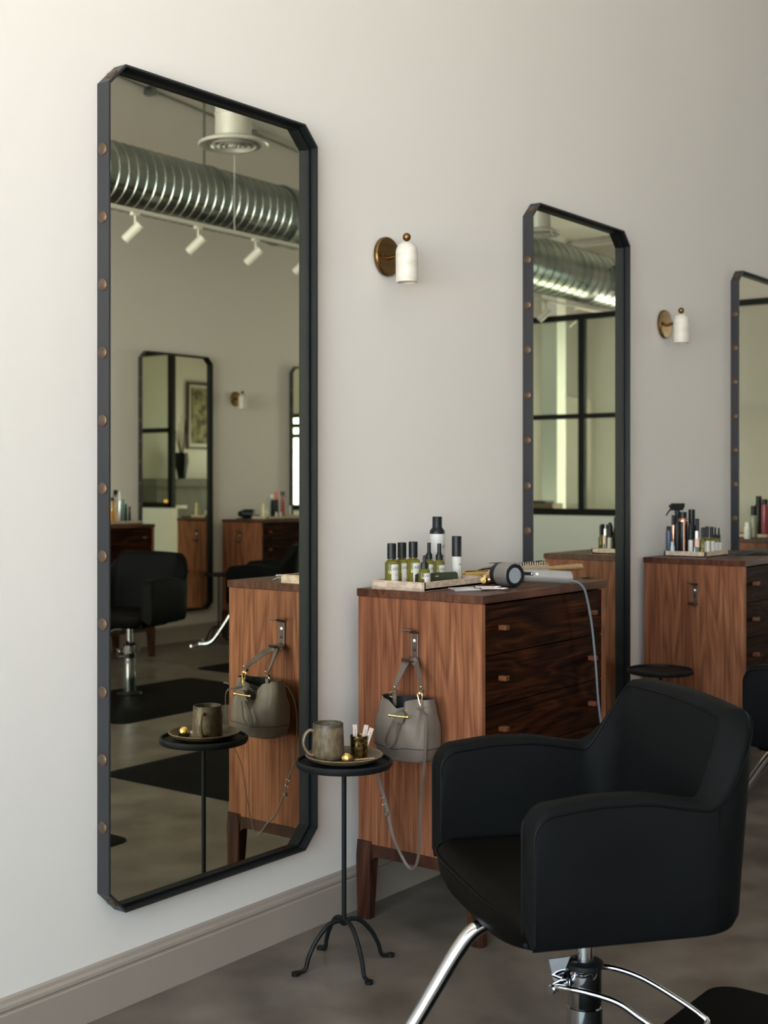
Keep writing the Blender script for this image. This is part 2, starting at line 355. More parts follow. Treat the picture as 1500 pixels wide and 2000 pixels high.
def window(name, x, y0, y1, z0, z1, ny, zbars):
    w = bpy.data.objects.new(name, None); COL.objects.link(w); w.location = (x, (y0+y1)/2, z0); w['kind'] = 'structure'
    mb = MB()
    for a, b in (((x-.04, y0, z0), (x+.04, y0+.06, z1)), ((x-.04, y1-.06, z0), (x+.04, y1, z1)), ((x-.04, y0, z0), (x+.04, y1, z0+.06)), ((x-.04, y0, z1-.06), (x+.04, y1, z1))): mb.box(a, b)
    for i in range(1, ny):
        yy = y0+(y1-y0)*i/ny; mb.box((x-.035, yy-.03, z0), (x+.035, yy+.03, z1))
    for z in zbars: mb.box((x-.034, y0, z-.03), (x+.034, y1, z+.03))
    mb.build('window_frame', M_black, w, world=True, smooth=False)
    MB().box((x-.004, y0+.03, z0+.03), (x+.004, y1-.03, z1-.03)).build('pane', M_glass, w, world=True, smooth=False)
window('window_1', X0-.07, -5.1, -.35, .25, 3.7, 4, [2.6])
window('added_unseen_window', X1+.07, -4.4, -3.45, .5, 3.1, 1, [2.0])  # invented window, out of every view, added so the fill lamp can enter
window('window_2', X1+.07, -1.85, -.42, .5, 2.32, 1, [2.0])
structure(MB().box((-14, -25, -.35), (X0-.2, 20, -.15)), 'ground', M_conc)
structure(MB().box((X1+.2, -25, -.35), (40, 20, -.15)), 'ground', M_grass)

# baseboards with a moulded cap
BP = [(0, 0), (-.016, 0), (-.016, .098), (-.013, .101), (-.013, .106), (-.016, .110), (-.015, .118), (-.010, .124), (-.008, .132), (-.004, .136), (0, .136)]
structure(MB().prism(BP, 'x', X0, X1), 'baseboard_main', M_base, smooth=False)
structure(MB().prism([(YO-p[0], p[1]) for p in BP], 'x', X0, X1), 'baseboard_opposite', M_base)

# steel and glass partition across the room
pt = thing('glass_partition', 'black steel framed glass screen on a pale half wall, across the far end of the room', 'partition', (12.0, -3.88, 0))
PX, PZ0, PZM, PZ1, PYE, PY2 = 12.0, 1.02, 2.02, 3.05, -2.75, -.76
mb = MB()
mb.box((PX-.03, YO+.001, PZ0-.03), (PX+.03, PYE+.03, PZ0+.04)); mb.box((PX-.03, YO+.001, PZM-.025), (PX+.03, PYE+.03, PZM+.025)); mb.box((PX-.03, YO+.001, PZ1-.03), (PX+.03, -.002, PZ1+.03))
for y in (-2.78, -3.98, -5.18): mb.box((PX-.031, y-.035, PZ0), (PX+.031, y+.035, PZ1))
mb.box((PX-.03, PYE-.03, PZ0), (PX+.03, PYE+.04, PZ1)); mb.box((PX-.03, PY2-.045, PZ0-.03), (PX+.03, PY2+.045, PZ1))
mb.box((PX-.03, PY2, PZ0-.03), (PX+.03, -.002, PZ0+.04)); mb.box((PX-.03, PY2, PZM-.03), (PX+.03, -.002, PZM+.03)); mb.box((PX-.03, -.05, PZ0), (PX+.03, -.002, PZ1))
mb.build('frame', M_black, pt, world=True, smooth=False)
MB().box((PX-.004, YO+.001, PZ0), (PX+.004, PYE, PZ1)).build('pane', M_glass, pt, world=True, smooth=False)
MB().box((PX-.004, PY2, PZ0), (PX+.004, -.002, PZ1)).build('pane', M_glass, pt, world=True, smooth=False)
MB().box((PX-.06, YO+.001, 0), (PX+.06, PYE+.05, PZ0-.03), .003).build('half_wall', M_low, pt, world=True, smooth=False)
MB().box((PX-.06, PY2-.05, 0), (PX+.06, -.018, PZ0-.03), .003).build('half_wall', M_low, pt, world=True, smooth=False)
MB().box((PX-.072, YO+.017, 0), (PX+.072, PYE+.062, .12)).build('skirting', M_base, pt, world=True, smooth=False)

# fireplace on the main wall beyond the partition
fp = thing('fireplace', 'grey concrete fireplace with dark firebox, on the wall past the glass screen', 'fireplace', (13.1, -.2, 0))
mb = MB(); mb.box((12.15, -.32, .0), (12.6, -.001, 1.27)); mb.box((13.65, -.32, 0), (14.1, -.001, 1.27)); mb.box((12.6, -.32, .86), (13.65, -.001, 1.27)); mb.box((12.6, -.30, 0), (13.65, -.001, .22))
mb.build('surround', M_conc, fp, world=True, smooth=False)
MB().box((12.6, -.28, .22), (13.65, -.002, .86)).build('firebox', M_black, fp, world=True, smooth=False)
MB().box((12.08, -.38, 1.27), (14.15, -.001, 1.38), .004).build('mantel', M_conc, fp, world=True, smooth=False)
v = thing('vase', 'tall faceted black vase of bare branches on the mantel', 'vase', (12.72, -.2, 1.38))
MB().lathe([(.055, 0), (.10, .24), (.085, .36), (.07, .36), (.06, .1)], 7).build('body', M_black, v, smooth=False)
mb = MB()
for k in range(9):
    a = random.uniform(0, 2*pi); L = random.uniform(.35, .8); q = Vector((math.cos(a)*.3, math.sin(a)*.12, 1)); P = [Vector((0, 0, .2)), Vector((q.x*.3*L, q.y*.3*L, .2+.45*L)), Vector((q.x*.8*L+random.uniform(-.04, .04), q.y*L*.8, .25+L))]
    mb.tube(P, lambda t: .008*(1-.6*t), 5, 5)
mb.build('branches', M_twig, v)
p = thing('painting', 'framed abstract painting hanging above the mantel', 'painting', (13.4, -.02, 1.8))
mb = MB()
for a, b in (((13.0, -.04, 1.8), (13.03, -.001, 2.75)), ((13.8, -.04, 1.8), (13.83, -.001, 2.75)), ((13.03, -.04, 1.8), (13.8, -.001, 1.83)), ((13.03, -.04, 2.72), (13.8, -.001, 2.75))): mb.box(a, b, .003)
mb.build('frame', M_tan, p, world=True, smooth=False)
MB().box((13.03, -.02, 1.83), (13.8, -.001, 2.72)).build('canvas', M_label, p, world=True, smooth=False)
MB().box((13.08, -.023, 1.88), (13.75, -.0195, 2.67)).build('picture', M_paint, p, world=True, smooth=False)
p = thing('painting', 'narrow framed picture on the wall behind the glass screen', 'painting', (12.6, YO+.02, 1.2))
MB().box((12.45, YO+.001, 1.25), (13.05, YO+.03, 2.3), .004).build('frame', M_tan, p, world=True, smooth=False)
MB().box((12.49, YO+.03, 1.29), (13.01, YO+.032, 2.26)).build('picture', M_paint, p, world=True, smooth=False)
structure(MB().box((13.0, -5.05, 0), (13.2, -4.85, ceil_z(13.35)+.03)), 'column', M_low)
b = thing('storage_box', 'brown wooden box with a black lid behind the glass screen', 'box', (12.2, -4.6, 1.02))
MB().box((12.08, -4.95, 1.022), (12.30, -4.38, 1.11), .003).build('body', M_book, b, world=True, smooth=False)
MB().box((12.085, -4.9, 1.11), (12.295, -4.48, 1.135), .003).build('lid', M_black, b, world=True, smooth=False)
for nme, ya, yb, lb in (('shelf', YO+.01, -2.8, 'long pale ledge behind the glass screen, holding a brown box'), ('shelf', -.70, -.39, 'short pale ledge behind the narrow glass pane, holding a candle')):
    led = MB().box((12.061, ya, .98), (12.34, yb, 1.02), .002).build(nme, M_low, None, org=(12.2, (ya+yb)/2, .98)); tag(led, lb, 'shelf')
c = thing('candle', 'small glowing amber candle on the ledge behind the glass screen', 'candle', (12.15, -.50, 1.02))
MB().lathe([(.03, 0), (.032, .075), (.028, .075), (.026, .01)], 16).build('glass_cup', M_flame, c)
MB().lathe([(.024, .01), (.024, .05), (0, .05)], 16).build('wax', M_cream, c)

# ------------------------------------------------------------------ duct, track lights, diffusers
DY, DZ, DR = -4.62, 3.53, .235
d = thing('spiral_duct', 'large galvanised spiral duct hanging under the ceiling by the opposite wall', 'duct', (6, DY, DZ))
T = Matrix.Translation((0, DY, DZ)) @ Matrix.Rotation(pi/2, 4, 'Y')
prof = []; x = -2.6
while x < 8.0:
    prof += [(DR, x), (DR-.0015, x+.02), (DR+.0005, x+.04), (DR-.0015, x+.06), (DR, x+.072), (DR+.005, x+.075), (DR+.005, x+.081), (DR, x+.085)]
    x += .0862
MB().lathe(prof, 48, T).build('ribbed_run', M_galv, d, world=True, ang=50)
MB().lathe([(DR+.012, 7.98), (DR+.016, 8.0), (DR+.010, 8.03), (DR+.010, 8.20), (DR+.016, 8.23), (DR+.012, 8.25)], 48, T).build('coupling', M_galv, d, world=True)
D2Y, D2Z, D2R = -3.86, 3.43, .26
mb = MB(); mb.tube([(8.2, DY, DZ), (8.45, DY+.02, DZ), (8.75, (DY+D2Y)/2-.12, DZ-.02), (9.0, (DY+D2Y)/2+.14, (DZ+D2Z)/2), (9.3, D2Y-.02, D2Z), (9.55, D2Y, D2Z)], lambda t: DR+(D2R-DR)*t, 40, 3); mb.build('elbow', M_galv, d, world=True)
T2 = Matrix.Translation((0, D2Y, D2Z)) @ Matrix.Rotation(pi/2, 4, 'Y')
prof = []; x = 9.5
while x < 12.4:
    prof += [(D2R, x), (D2R, x+.118), (D2R+.006, x+.123), (D2R+.006, x+.139), (D2R, x+.144)]; x += .145
prof += [(D2R-.004, 12.62), (D2R-.04, 12.66), (0, 12.67)]
MB().lathe(prof, 48, T2).build('ribbed_run', M_galv, d, world=True, ang=50)
vn = MB().box((12.0, D2Y+D2R-.05, D2Z-.15), (12.32, D2Y+D2R+.06, D2Z+.12), .004).build('side_vent', M_galv, d, world=True, smooth=False)
mb = MB()
for k in range(6): mb.box((12.04-6, .02+D2Y+D2R+.04-DY, D2Z-.12+k*.04-DZ), (12.28-6, D2Y+D2R+.064-DY, D2Z-.10+k*.04-DZ))
mb.build('grille', M_black, vn)
for x in (1.5, 4.3, 7.15):
    mb = MB(); mb.lathe([(DR+.008, x-.012), (DR+.012, x-.012), (DR+.012, x+.012), (DR+.008, x+.012)], 40, T)
    mb.box((x-.012, DY-.0015, DZ+DR), (x+.012, DY+.0015, ceil_z(x)))
    mb.build('hanger_strap', M_galv, d, world=True)
# lighting track
TY, TZ = -4.30, 3.225
t = thing('lighting_track', 'long white lighting track hung in front of the spiral duct', 'lighting track', (7.5, TY, TZ))
MB().box((3.0, TY-.017, TZ-.012), (13.4, TY+.017, TZ+.012), .002).build('rail', M_white, t, world=True, smooth=False)
for x in (4.4, 7.15, 9.9, 12.6): MB().cyl((x, TY, TZ+.01), (x, TY, ceil_z(x)), .002, 6).build('suspension_wire', M_silver, t, world=True)
def track_head():
    h = thing('track_spotlight', '', 'spotlight', group='spotlights on the white track')
    MB().box((-.035, -.016, -.035), (.035, .016, -.013), .003).build('adapter', M_white, h)
    MB().cyl((0, 0, -.035), (0, 0, -.115), .008, 10).build('stem', M_white, h)
    dv = Vector((-.38, -.62, -.69)).normalized(); c0 = Vector((0, 0, -.135))
    MB().cyl(c0-dv*.055, c0+dv*.10, .036, 24, bev=.004).build('lamp_head', M_white, h)
    MB().cyl(c0+dv*.097, c0+dv*.1015, .029, 24).build('lens', M_silver, h)
    return h
ord_ = ['leftmost white spotlight on the track seen in the largest mirror', 'second white spotlight from the left on the track in the largest mirror', 'third white spotlight from the left on the track in the largest mirror', 'white spotlight cut by the right edge of the largest mirror']
th = track_head(); th.location = (6.16, TY, TZ); relabel(th, ord_[0])
for i, x in enumerate((6.77, 7.385, 7.95)): dup(th, (x, TY, TZ), 0, ord_[i+1])
for i, x in enumerate((11.2, 11.8, 12.4)): dup(th, (x, TY, TZ), 0, ['left', 'middle', 'right'][i]+' of three white spotlights seen beyond the black glass screen')
def diffuser(x, y, z, label, sc=1.0):
    d = thing('ceiling_diffuser', label, 'air vent', (x, y, z), group='round ceiling diffusers')
    cz = ceil_z(x)-z
    MB().lathe([(.106*sc, .045), (.106*sc, .17), (.110*sc, .172), (.110*sc, .182), (.106*sc, .184), (.106*sc, cz)], 36).build('neck', M_diff, d)
    MB().lathe([(.106*sc, .045), (.15*sc, .035), (.20*sc, .012), (.203*sc, .004), (.198*sc, -.004), (.17*sc, .0), (.150*sc, .012), (.10*sc, .03)], 40, cap=False).build('flange', M_diff, d)
    for r in (.135, .10, .066):
        MB().lathe([(r*sc, -.006), (r*sc-.006, -.008), (r*sc-.020, .018), (r*sc-.016, .02)], 36, cap=False).build('ring', M_diff, d)
    MB().lathe([(.034*sc, .0), (.026*sc, -.012), (0, -.016)], 24).build('hub', M_diff, d)
    MB().lathe([(.155*sc, .03), (0, .031)], 36).build('throat', M_black, d)
diffuser(5.45, -2.68, 3.28, 'round metal ceiling diffuser seen at the top of the largest mirror')
diffuser(9.5, -3.03, 3.42, 'round metal ceiling diffuser seen at the top left of the middle mirror', .9)
mb = MB(); z = ceil_z
pts = [(X0+.05+i*.6, YO+.05, z(X0+.05+i*.6)-.075+random.uniform(-.008, .008)) for i in range(29)]
mb.tube(pts, .012, 6, 2)
for i in range(14): x = X0+.9+i*1.2; mb.box((x-.03, YO+.001, z(x)-.12), (x+.03, YO+.09, z(x)-.055))
cd = mb.build('conduit', M_galv, None, org=(5, YO+.05, z(5)-.08)); tag(cd, 'thin metal conduit running along the top of the opposite wall', 'pipe')

# ------------------------------------------------------------------ big framed mirrors
MW, MZ0, MZ1, MD, CH = .811, .254, 2.407, .044, .056
def octo(i, x0=0.0):
    a, b, c, d2, k = i, MW-i, MZ0+i, MZ1-i, CH-i*.42
    return [(a+k, c), (b-k, c), (b, c+k), (b, d2-k), (b-k, d2), (a+k, d2), (a, d2-k), (a, c+k)]
def band(o, i, y0, y1):
    mb = MB(); A = octo(o); B = octo(i)
    r = [mb.ring([(p[0], y, p[1]) for p in q]) for q, y in ((A, y0), (A, y1), (B, y1), (B, y0))]
    for k in range(4): mb.bridge(r[k], r[(k+1) % 4])
    return mb
def make_mirror():
    m = thing('wall_mirror', '', 'mirror', group='tall studded mirrors')
    band(0, .005, 0, -MD).build('frame', M_frame, m, smooth=False)
    band(.0049, .0062, -.001, -MD+.0006).build('inner_liner', M_black, m, smooth=False)
    band(.0060, .0135, -.002, -.020).build('inner_rim', M_black, m, smooth=False)
    mb = MB(); a = mb.ring([(p[0], -.009, p[1]) for p in octo(.006)]); mb.bm.faces.new(a); a2 = mb.ring([(p[0], -.003, p[1]) for p in octo(.006)]); mb.bm.faces.new(a2); mb.bridge(a, a2)
    mb.build('mirror_glass', M_mirror, m, smooth=False)
    prof = [(.0158, 0), (.0156, .0022), (.0130, .0042), (.0075, .0054), (0, .0058)]
    zs = [.478+.1706*i for i in range(11)]
    for z in zs:
        MB().lathe(prof, 18, Matrix.Translation((0, -.022, z)) @ Matrix.Rotation(-pi/2, 4, 'Y')).build('stud', M_stud, m)
        MB().lathe(prof, 18, Matrix.Translation((MW, -.022, z)) @ Matrix.Rotation(pi/2, 4, 'Y')).build('stud', M_stud, m)
    o = octo(0)
    for i, j in ((1, 2), (3, 4), (5, 6), (7, 0)):
        c = Vector(((o[i][0]+o[j][0])/2, -.022, (o[i][1]+o[j][1])/2)); nrm = Vector((c.x-MW/2, 0, 0)).normalized()+Vector((0, 0, c.z-1.33)).normalized()
        MB().lathe(prof, 18, Matrix.Translation(c) @ nrm.to_track_quat('Z', 'Y').to_matrix().to_4x4()).build('stud', M_stud, m)
    return m
m1 = make_mirror(); m1.location = (2.18, 0, 0); relabel(m1, 'largest and nearest tall black steel mirror with bronze studs, left on the wall')
dup(m1, (4.245, 0, 0), 0, 'middle tall black mirror on the wall, above and right of the nearest dresser')
dup(m1, (6.25, 0, 0), 0, 'farthest tall black mirror, cut off by the right edge of the picture')
dup(m1, (7.21+MW, YO, 0), pi, 'tall black mirror on the opposite wall, whole in the largest mirror reflection')
dup(m1, (9.06+MW, YO, 0), pi, 'tall black mirror on the opposite wall, cut by the right edge of the reflection')

# ------------------------------------------------------------------ wall sconces
def make_sconce():
    s = thing('wall_sconce', '', 'wall lamp', group='brass and alabaster sconces')
    T = Matrix.Rotation(pi/2, 4, 'X')
    MB().lathe([(.060, 0), (.064, .003), (.064, .012), (.061, .016), (0, .018)], 40, T).build('backplate', M_brass, s)
    MB().lathe([(.004, .018), (.0045, .024), (0, .026)], 12, Matrix.Translation((-.042, 0, 0)) @ T).build('screw', M_brass, s)
    MB().tube([(0, -.018, -.005), (0, -.05, .0), (0, -.08, .02)], .007, 12).build('arm', M_brass, s)
    sy = -.088; R = .036
    prof = [(R*.80, -.092), (R, -.090), (R, .005)] + [(R*math.cos(a), .005+R*math.sin(a)) for a in [pi/2*i/8 for i in range(1, 8)]] + [(0, .005+R)]
    inner = [(0, .030), (R*.55, .022), (R*.80, .0), (R*.80, -.092)]
    MB().lathe(inner + prof[1:], 40, Matrix.Translation((0, sy, 0))).build('shade', M_alab, s)
    MB().ball((0, sy, .055), .0135, 24).build('finial', M_brass, s)
    return s
sc = make_sconce(); sc.location = (3.382, 0, 2.079); relabel(sc, 'brass disc sconce with white dome shade between the two nearest mirrors')
dup(sc, (5.47, 0, 2.06), 0, 'brass disc sconce with white dome shade between middle and farthest mirrors')
dup(sc, (8.34, YO, 2.07), pi, 'brass disc sconce on the opposite wall, seen in the largest mirror')

# ------------------------------------------------------------------ walnut dressers
DH = 1.017; DW = .76; DD = .455      # local: x 0..DW, back at y=0, front at y=-DD
def make_dresser():
    d = thing('dresser', '', 'dresser', group='walnut salon dressers')
    MB().box((-.004, -DD-.005, DH-.024), (DW+.004, .004, DH), .0015).build('top', M_walT, d, smooth=False)
    for x0 in (0, DW-.018): MB().box((x0, -DD, .232), (x0+.018, 0, DH-.0245)).build('side_panel', M_walV, d, smooth=False)
    MB().box((.018, -.012, .232), (DW-.018, -.002, DH-.025)).build('back_panel', M_walV, d, smooth=False)
    MB().box((.018, -DD+.03, .232), (DW-.018, -.012, .245)).build('bottom_panel', M_walT, d, smooth=False)
    z1 = DH-.030; hgt = (z1-.240)/5
    for k in range(5):
        za = z1-(k+1)*hgt+.0025; zb = z1-k*hgt-.0005
        dr = MB().box((.021, -DD+.004, za), (DW-.021, -DD+.024, zb), .0008).build('drawer', M_walH, d, smooth=False)
        for kx in (.105, DW-.105):
            zc = (za+zb)/2+.004
            MB().box((kx-.011, -DD-.022, zc-.0075), (kx+.011, -DD+.004, zc+.0075), .002).build('knob', M_knob, dr, smooth=False)
    # stand: legs flow into the rails with a rounded corner
    def rail(axis, lo, hi, t0, t1, zt=.232, zb=.196, r=.035):
        pts = [(lo, zt), (hi, zt), (hi, zb-r)] + [(hi-r+r*math.cos(a), zb-r+r*math.sin(a)) for a in [pi/2*i/6 for i in range(0, 7)]] + [(lo+r-r*math.sin(a), zb-r+r*math.cos(a)) for a in [pi/2*i/6 for i in range(0, 7)]] + [(lo, zb-r)]
        return MB().prism(pts, axis, t0, t1)
    L = .052
    for (sx, x0, x1) in ((-1, -.009, .030), (1, DW-.030, DW+.009)):
        rail('x', -DD+L-.006, -L+.006, x0+.006 if sx < 0 else x0, x1 if sx < 0 else x1-.006).build('side_rail', M_walL, d, smooth=False)
        for (ya, yb) in ((-DD-.004, -DD+L), (-L, .002)):
            mb = MB(); xi = x1 if sx < 0 else x0; xo = x0 if sx < 0 else x1
            top = [(xo, ya), (xo, yb), (xi+sx*-.01, yb), (xi+sx*-.01, ya)]; tp = .005; f = -1 if ya < -.2 else 1
            bot = [(xo, ya+(tp if f > 0 else 0)), (xo, yb-(tp if f < 0 else 0)), (xi+sx*.004, yb-(tp if f < 0 else 0)), (xi+sx*.004, ya+(tp if f > 0 else 0))]
            a = mb.ring([(p[0], p[1], 0) for p in bot]); b = mb.ring([(p[0], p[1], .19) for p in top]); c = mb.ring([(p[0], p[1], .240) for p in top]); mb.bridge(a, b); mb.bridge(b, c); mb.bm.faces.new(a); mb.bm.faces.new(c)
            es = [e for e in mb.bm.edges if abs(e.verts[0].co.z-e.verts[1].co.z) > .03]
            bmesh.ops.bevel(mb.bm, geom=es, offset=.006, segments=3, affect='EDGES')
            mb.build('leg', M_walL, d)
    rail('y', .025, DW-.025, -DD+.004, -DD+.028).build('front_rail', M_walL, d, smooth=False)
    rail('y', .025, DW-.025, -.030, -.006).build('back_rail', M_walL, d, smooth=False)
    return d
DX1, DX2, DX3, DYB = 3.169, 5.215, 7.23, -.058
d1 = make_dresser(); d1.location = (DX1, DYB, 0); relabel(d1, 'nearest walnut dresser, grey bag hanging on its side')
dup(d1, (DX2, -.030, 0), 0, 'walnut dresser behind the nearest chair, half cut by the right picture edge')
dup(d1, (DX3, -.030, 0), 0, 'walnut dresser past the farthest mirror, seen only in that mirror')
OX1, OX2 = 6.15, 8.12           # opposite wall dressers (left side x)
dup(d1, (OX2+DW, YO+.058, 0), pi, 'walnut dresser on the opposite wall right of its mirror, black dryer on top')
dup(d1, (OX1+DW, YO+.058, 0), pi, 'walnut dresser on the opposite wall, cut by the left edge of the largest mirror')

# leather coat hooks on the dresser sides; local: plate against plane x=0, sticks out to -x, width along y
def make_hook():
    h = thing('bag_hook', '', 'hook', group='brown leather bag hooks')
    MB().box((-.004, -.014, -.030), (0, .014, .046), .001).build('backplate', M_tan, h, smooth=False)
    mb = MB(); mb.tube([(-.002, 0, .044), (-.010, 0, .0485), (-.030, 0, .053), (-.050, 0, .058)], 0, flat=(lambda t: .028+.014*t, .004, (0, 0, 1))); mb.build('top_tab', M_tan, h)
    mb = MB(); mb.tube([(-.002, 0, -.030), (-.008, 0, -.036), (-.030, 0, -.037), (-.046, 0, -.034), (-.052, 0, -.026)], 0, flat=(.028, .004, (0, 0, 1))); mb.build('bottom_tab', M_tan, h)
    for z in (.022, -.004):
        MB().lathe([(.0052, 0), (.0050, .0015), (0, .003)], 14, Matrix.Translation((-.004, 0, z)) @ Matrix.Rotation(-pi/2, 4, 'Y')).build('rivet', M_silver if z > 0 else M_cap, h)
    mb = MB()
    for s in (-1, 1):
        for k in range(17): mb.box((-.0048, s*.0115-.0006, -.028+k*.0043), (-.0038, s*.0115+.0006, -.0262+k*.0043))
    mb.build('stitching', M_stitch, h, smooth=False)
    return h
hk = make_hook(); HY = YX(811, DX1); hk.location = (DX1, HY, .848); relabel(hk, 'brown leather hook on the nearest dresser, the grey bag hanging from it')
dup(hk, (DX2, YX(1358, DX2), .862), 0, 'empty brown leather hook on the side of the dresser behind the chair')
dup(hk, (OX2, -5.16, .862), 0, 'empty leather hook on the opposite dresser that carries the black dryer')
dup(hk, (DX3, -.33, .862), 0, 'empty leather hook on the dresser past the farthest mirror')

# ------------------------------------------------------------------ black side tables
TR, TH = .1345, .5725
def make_table():
    t = thing('side_table', '', 'side table', group='black wrought iron side tables')
    MB().lathe([(0, TH-.018), (TR-.012, TH-.018), (TR-.003, TH-.016), (TR, TH-.010), (TR, TH-.002), (TR-.004, TH+.003), (TR-.008, TH+.002), (TR-.009, TH-.006), (0, TH-.006)], 56).build('tabletop', M_iron, t)
    MB().cyl((0, 0, .115), (0, 0, TH-.014), .0068, 14).build('pole', M_iron, t)
    for k in range(4):
        a = math.radians(66+90*k); c, s = math.cos(a), math.sin(a)
        P = [(0, .118), (.018, .128), (.050, .120), (.085, .085), (.108, .045), (.117, .016), (.128, .0075), (.150, .007)]
        mb = MB(); mb.tube([(c*r, s*r, z) for r, z in P], lambda t: .0068-.0012*t, 10, 5)
        mb.lathe([(0, 0), (.0115, 0), (.0115, .009), (0, .011)], 14, Matrix.Translation((c*.148, s*.148, 0)))
        mb.build('leg', M_iron, t)
    return t
TX, TYY = 2.82, -.283
t1 = make_table(); t1.location = (TX, TYY, 0); relabel(t1, 'black iron side table carrying the mug and plate, by the largest mirror')
dup(t1, (4.97, -.222, 0), .3, 'empty black side table behind the nearest chair back')
dup(t1, (7.845, YO+.283, 0), .2, 'black side table by the opposite wall, seen in the largest mirror')

# ------------------------------------------------------------------ styling chairs
# local frame: +y = the way the chair faces, +x = its right, origin on the floor under the column
CN = Vector((.278, 2.40)); CA = Vector((.968, .25)); CB = Vector((-.25, .968))
def cl(lat, Z, z):                 # measured point beside the camera axis -> chair local
    q = Vector((lat, Z)) - CN; a = q.dot(CA); b = q.dot(CB); return Vector((b-.33, .24-a, z))
def make_chair():
    ch = thing('salon_chair', '', 'chair', group='black salon chairs')
    w, yf, yb, rc, tk, zb = .33, .24, -.235, .135, .068, .470
    path = []
    n1 = 14; L1 = (yf-(yb+rc)); La = rc*pi/2
    for i in range(n1): path.append((-w, yf-L1*i/n1, -1.0, 0.0))
    na = 12
    for i in range(na): a = pi/2*i/na; path.append((-w+rc-rc*math.cos(a), yb+rc-rc*math.sin(a), -math.cos(a), -math.sin(a)))
    nb = 12
    for i in range(nb+1): path.append((-w+rc+(2*w-2*rc)*i/nb, yb, 0.0, -1.0))
    path = path + [(-p[0], p[1], -p[2], p[3]) for p in reversed(path[:n1+na])]
    # arc length from each front end
    N = len(path); S_ = [0]
    for i in range(1, N): S_.append(S_[-1]+math.hypot(path[i][0]-path[i-1][0], path[i][1]-path[i-1][1]))
    tot = S_[-1]
    def sm(t): t = max(0, min(1, t)); return t*t*(3-2*t)
    def arm(s):
        z = .735+.012*sm(s/.15)-.024*sm((s-.20)/.19); R = .04
        if s < R: z -= R-math.sqrt(max(0, R*R-(R-s)**2))
        return z
    sA, sB = .352, .535
    # extra samples near the front for the rounded corner
    def top(s):
        s = min(s, tot-s); z = arm(min(s, .42)); k = (s-sA)/(sB-sA)
        return z+(.882-z)*sm(k)**.92 + (.008*math.sin(pi*max(0, (s-sB))/(tot-2*sB)) if s > sB else 0)
    samples = []
    def at(s):
        for i in range(1, N):
            if s <= S_[i]+1e-9:
                t = (s-S_[i-1])/(S_[i]-S_[i-1]); A, B = path[i-1], path[i]
                v = [A[k]*(1-t)+B[k]*t for k in range(4)]; l = math.hypot(v[2], v[3]); return v[0], v[1], v[2]/l, v[3]/l
        return path[-1]
    fr = [0, .002, .005, .010, .016, .024, .032, .04]
    ss = fr + [.04+(tot-.08)*i/84 for i in range(1, 84)] + [tot-v for v in reversed(fr)]
    def lean(s, z):
        s = min(s, tot-s); k = sm((s-.30)/.22); return k*max(0, z-.56)*.10
    mb = MB(); rings = []; seamo = []; seami = []
    for s in ss:
        x, y, nx, ny = at(s); zt = top(s); e = .013
        # puffed cross-section, outer bottom -> outer top -> inner top -> inner bottom
        prof = [(0.010, zb), (0.0, zb+.02), (-.004, zb+.10), (-.004, zt-.09), (0.0, zt-e*1.6), (.004, zt-.006), (.012, zt), (tk-.012, zt), (tk-.004, zt-.006), (tk, zt-e*1.6), (tk+.006, zt-.09), (tk+.006, zb+.1), (tk, zb+.03)]
        pr = []
        for (o, z) in prof:
            z = min(z, zt); q = lean(s, z); pr.append(Vector((x-nx*o, y-ny*o-q, z)))
        rings.append(mb.ring(pr)); 
        seamo.append(Vector((x-nx*.0, y-ny*.0-lean(s, zt), zt-.0135))); seami.append(Vector((x-nx*(tk+.000), y-ny*(tk+.000)-lean(s, zt), zt-.0135)))
    for a, b in zip(rings, rings[1:]): mb.bridge(a, b)
    mb.bm.faces.new(rings[0]); mb.bm.faces.new(rings[-1])
    mb.build('armrest_and_back_shell', M_leather, ch, ang=45)
    def seam(P, off): return [Vector((P[0].x, yf-.001, zb+.015))] + [p for p in P] + [Vector((P[-1].x, yf-.001, zb+.015))]
    mb = MB(); mb.tube(seam(seamo, 0), .0022, 6, 1, smooth=False); mb.build('piping', M_pipe, ch)
    mb = MB(); mb.tube(seam(seami, 0), .0022, 6, 1, smooth=False); mb.build('piping', M_pipe, ch)
    for sg in (-1, 1):      # vertical stitched seam where the side panel meets the back panel
        s = .375; x, y, nx, ny = at(s); P = [Vector((sg*abs(x+nx*.0015), y+ny*.0015-lean(s, z), z)) for z in [zb+.01+(top(s)-.02-zb-.01)*k/10 for k in range(11)]]
        mb = MB(); mb.tube(P, .0016, 5, 1, smooth=False); mb.build('seam', M_pipe, ch)
    # seat cushion
    def outline(g, z):
        P = []
        for i in range(25):
            u = -1+2*i/24; P.append((u*(.270-g), yf+.038*(1-abs(u)**5)-g-.012*abs(u)**8, z))
        P += [(.262-g, yf-.05-g*1.6, z), (.262-g, yb+.18, z), (.17-g*.9, yb+.065+g, z), (0, yb+.055+g, z), (-.17+g*.9, yb+.065+g, z), (-.262+g, yb+.18, z), (-.262+g, yf-.05-g*1.6, z)]
        return P
    mb = MB(); rr = [mb.ring(outline(g, z)) for g, z in ((.040, .440), (.018, .447), (.006, .470), (.0, .505), (.003, .518), (.012, .527), (.05, .533), (.11, .536))]
    for a, b in zip(rr, rr[1:]): mb.bridge(a, b)
    mb.bm.faces.new(rr[0]); mb.bm.faces.new(rr[-1]); mb.build('seat', M_seatlth, ch, ang=60)
    mb = MB(); mb.tube([Vector(p) for p in outline(-.001, .516)[:25]], .0024, 6, 1, smooth=False); mb.build('piping', M_pipe, ch)
    MB().box((-.25, yb+.06, .452), (.25, yf-.01, .474), .004).build('seat_pan', M_black, ch, smooth=False)
    mb = MB(); mb.box((-.09, -.10, .436), (.09, .10, .452), .003)
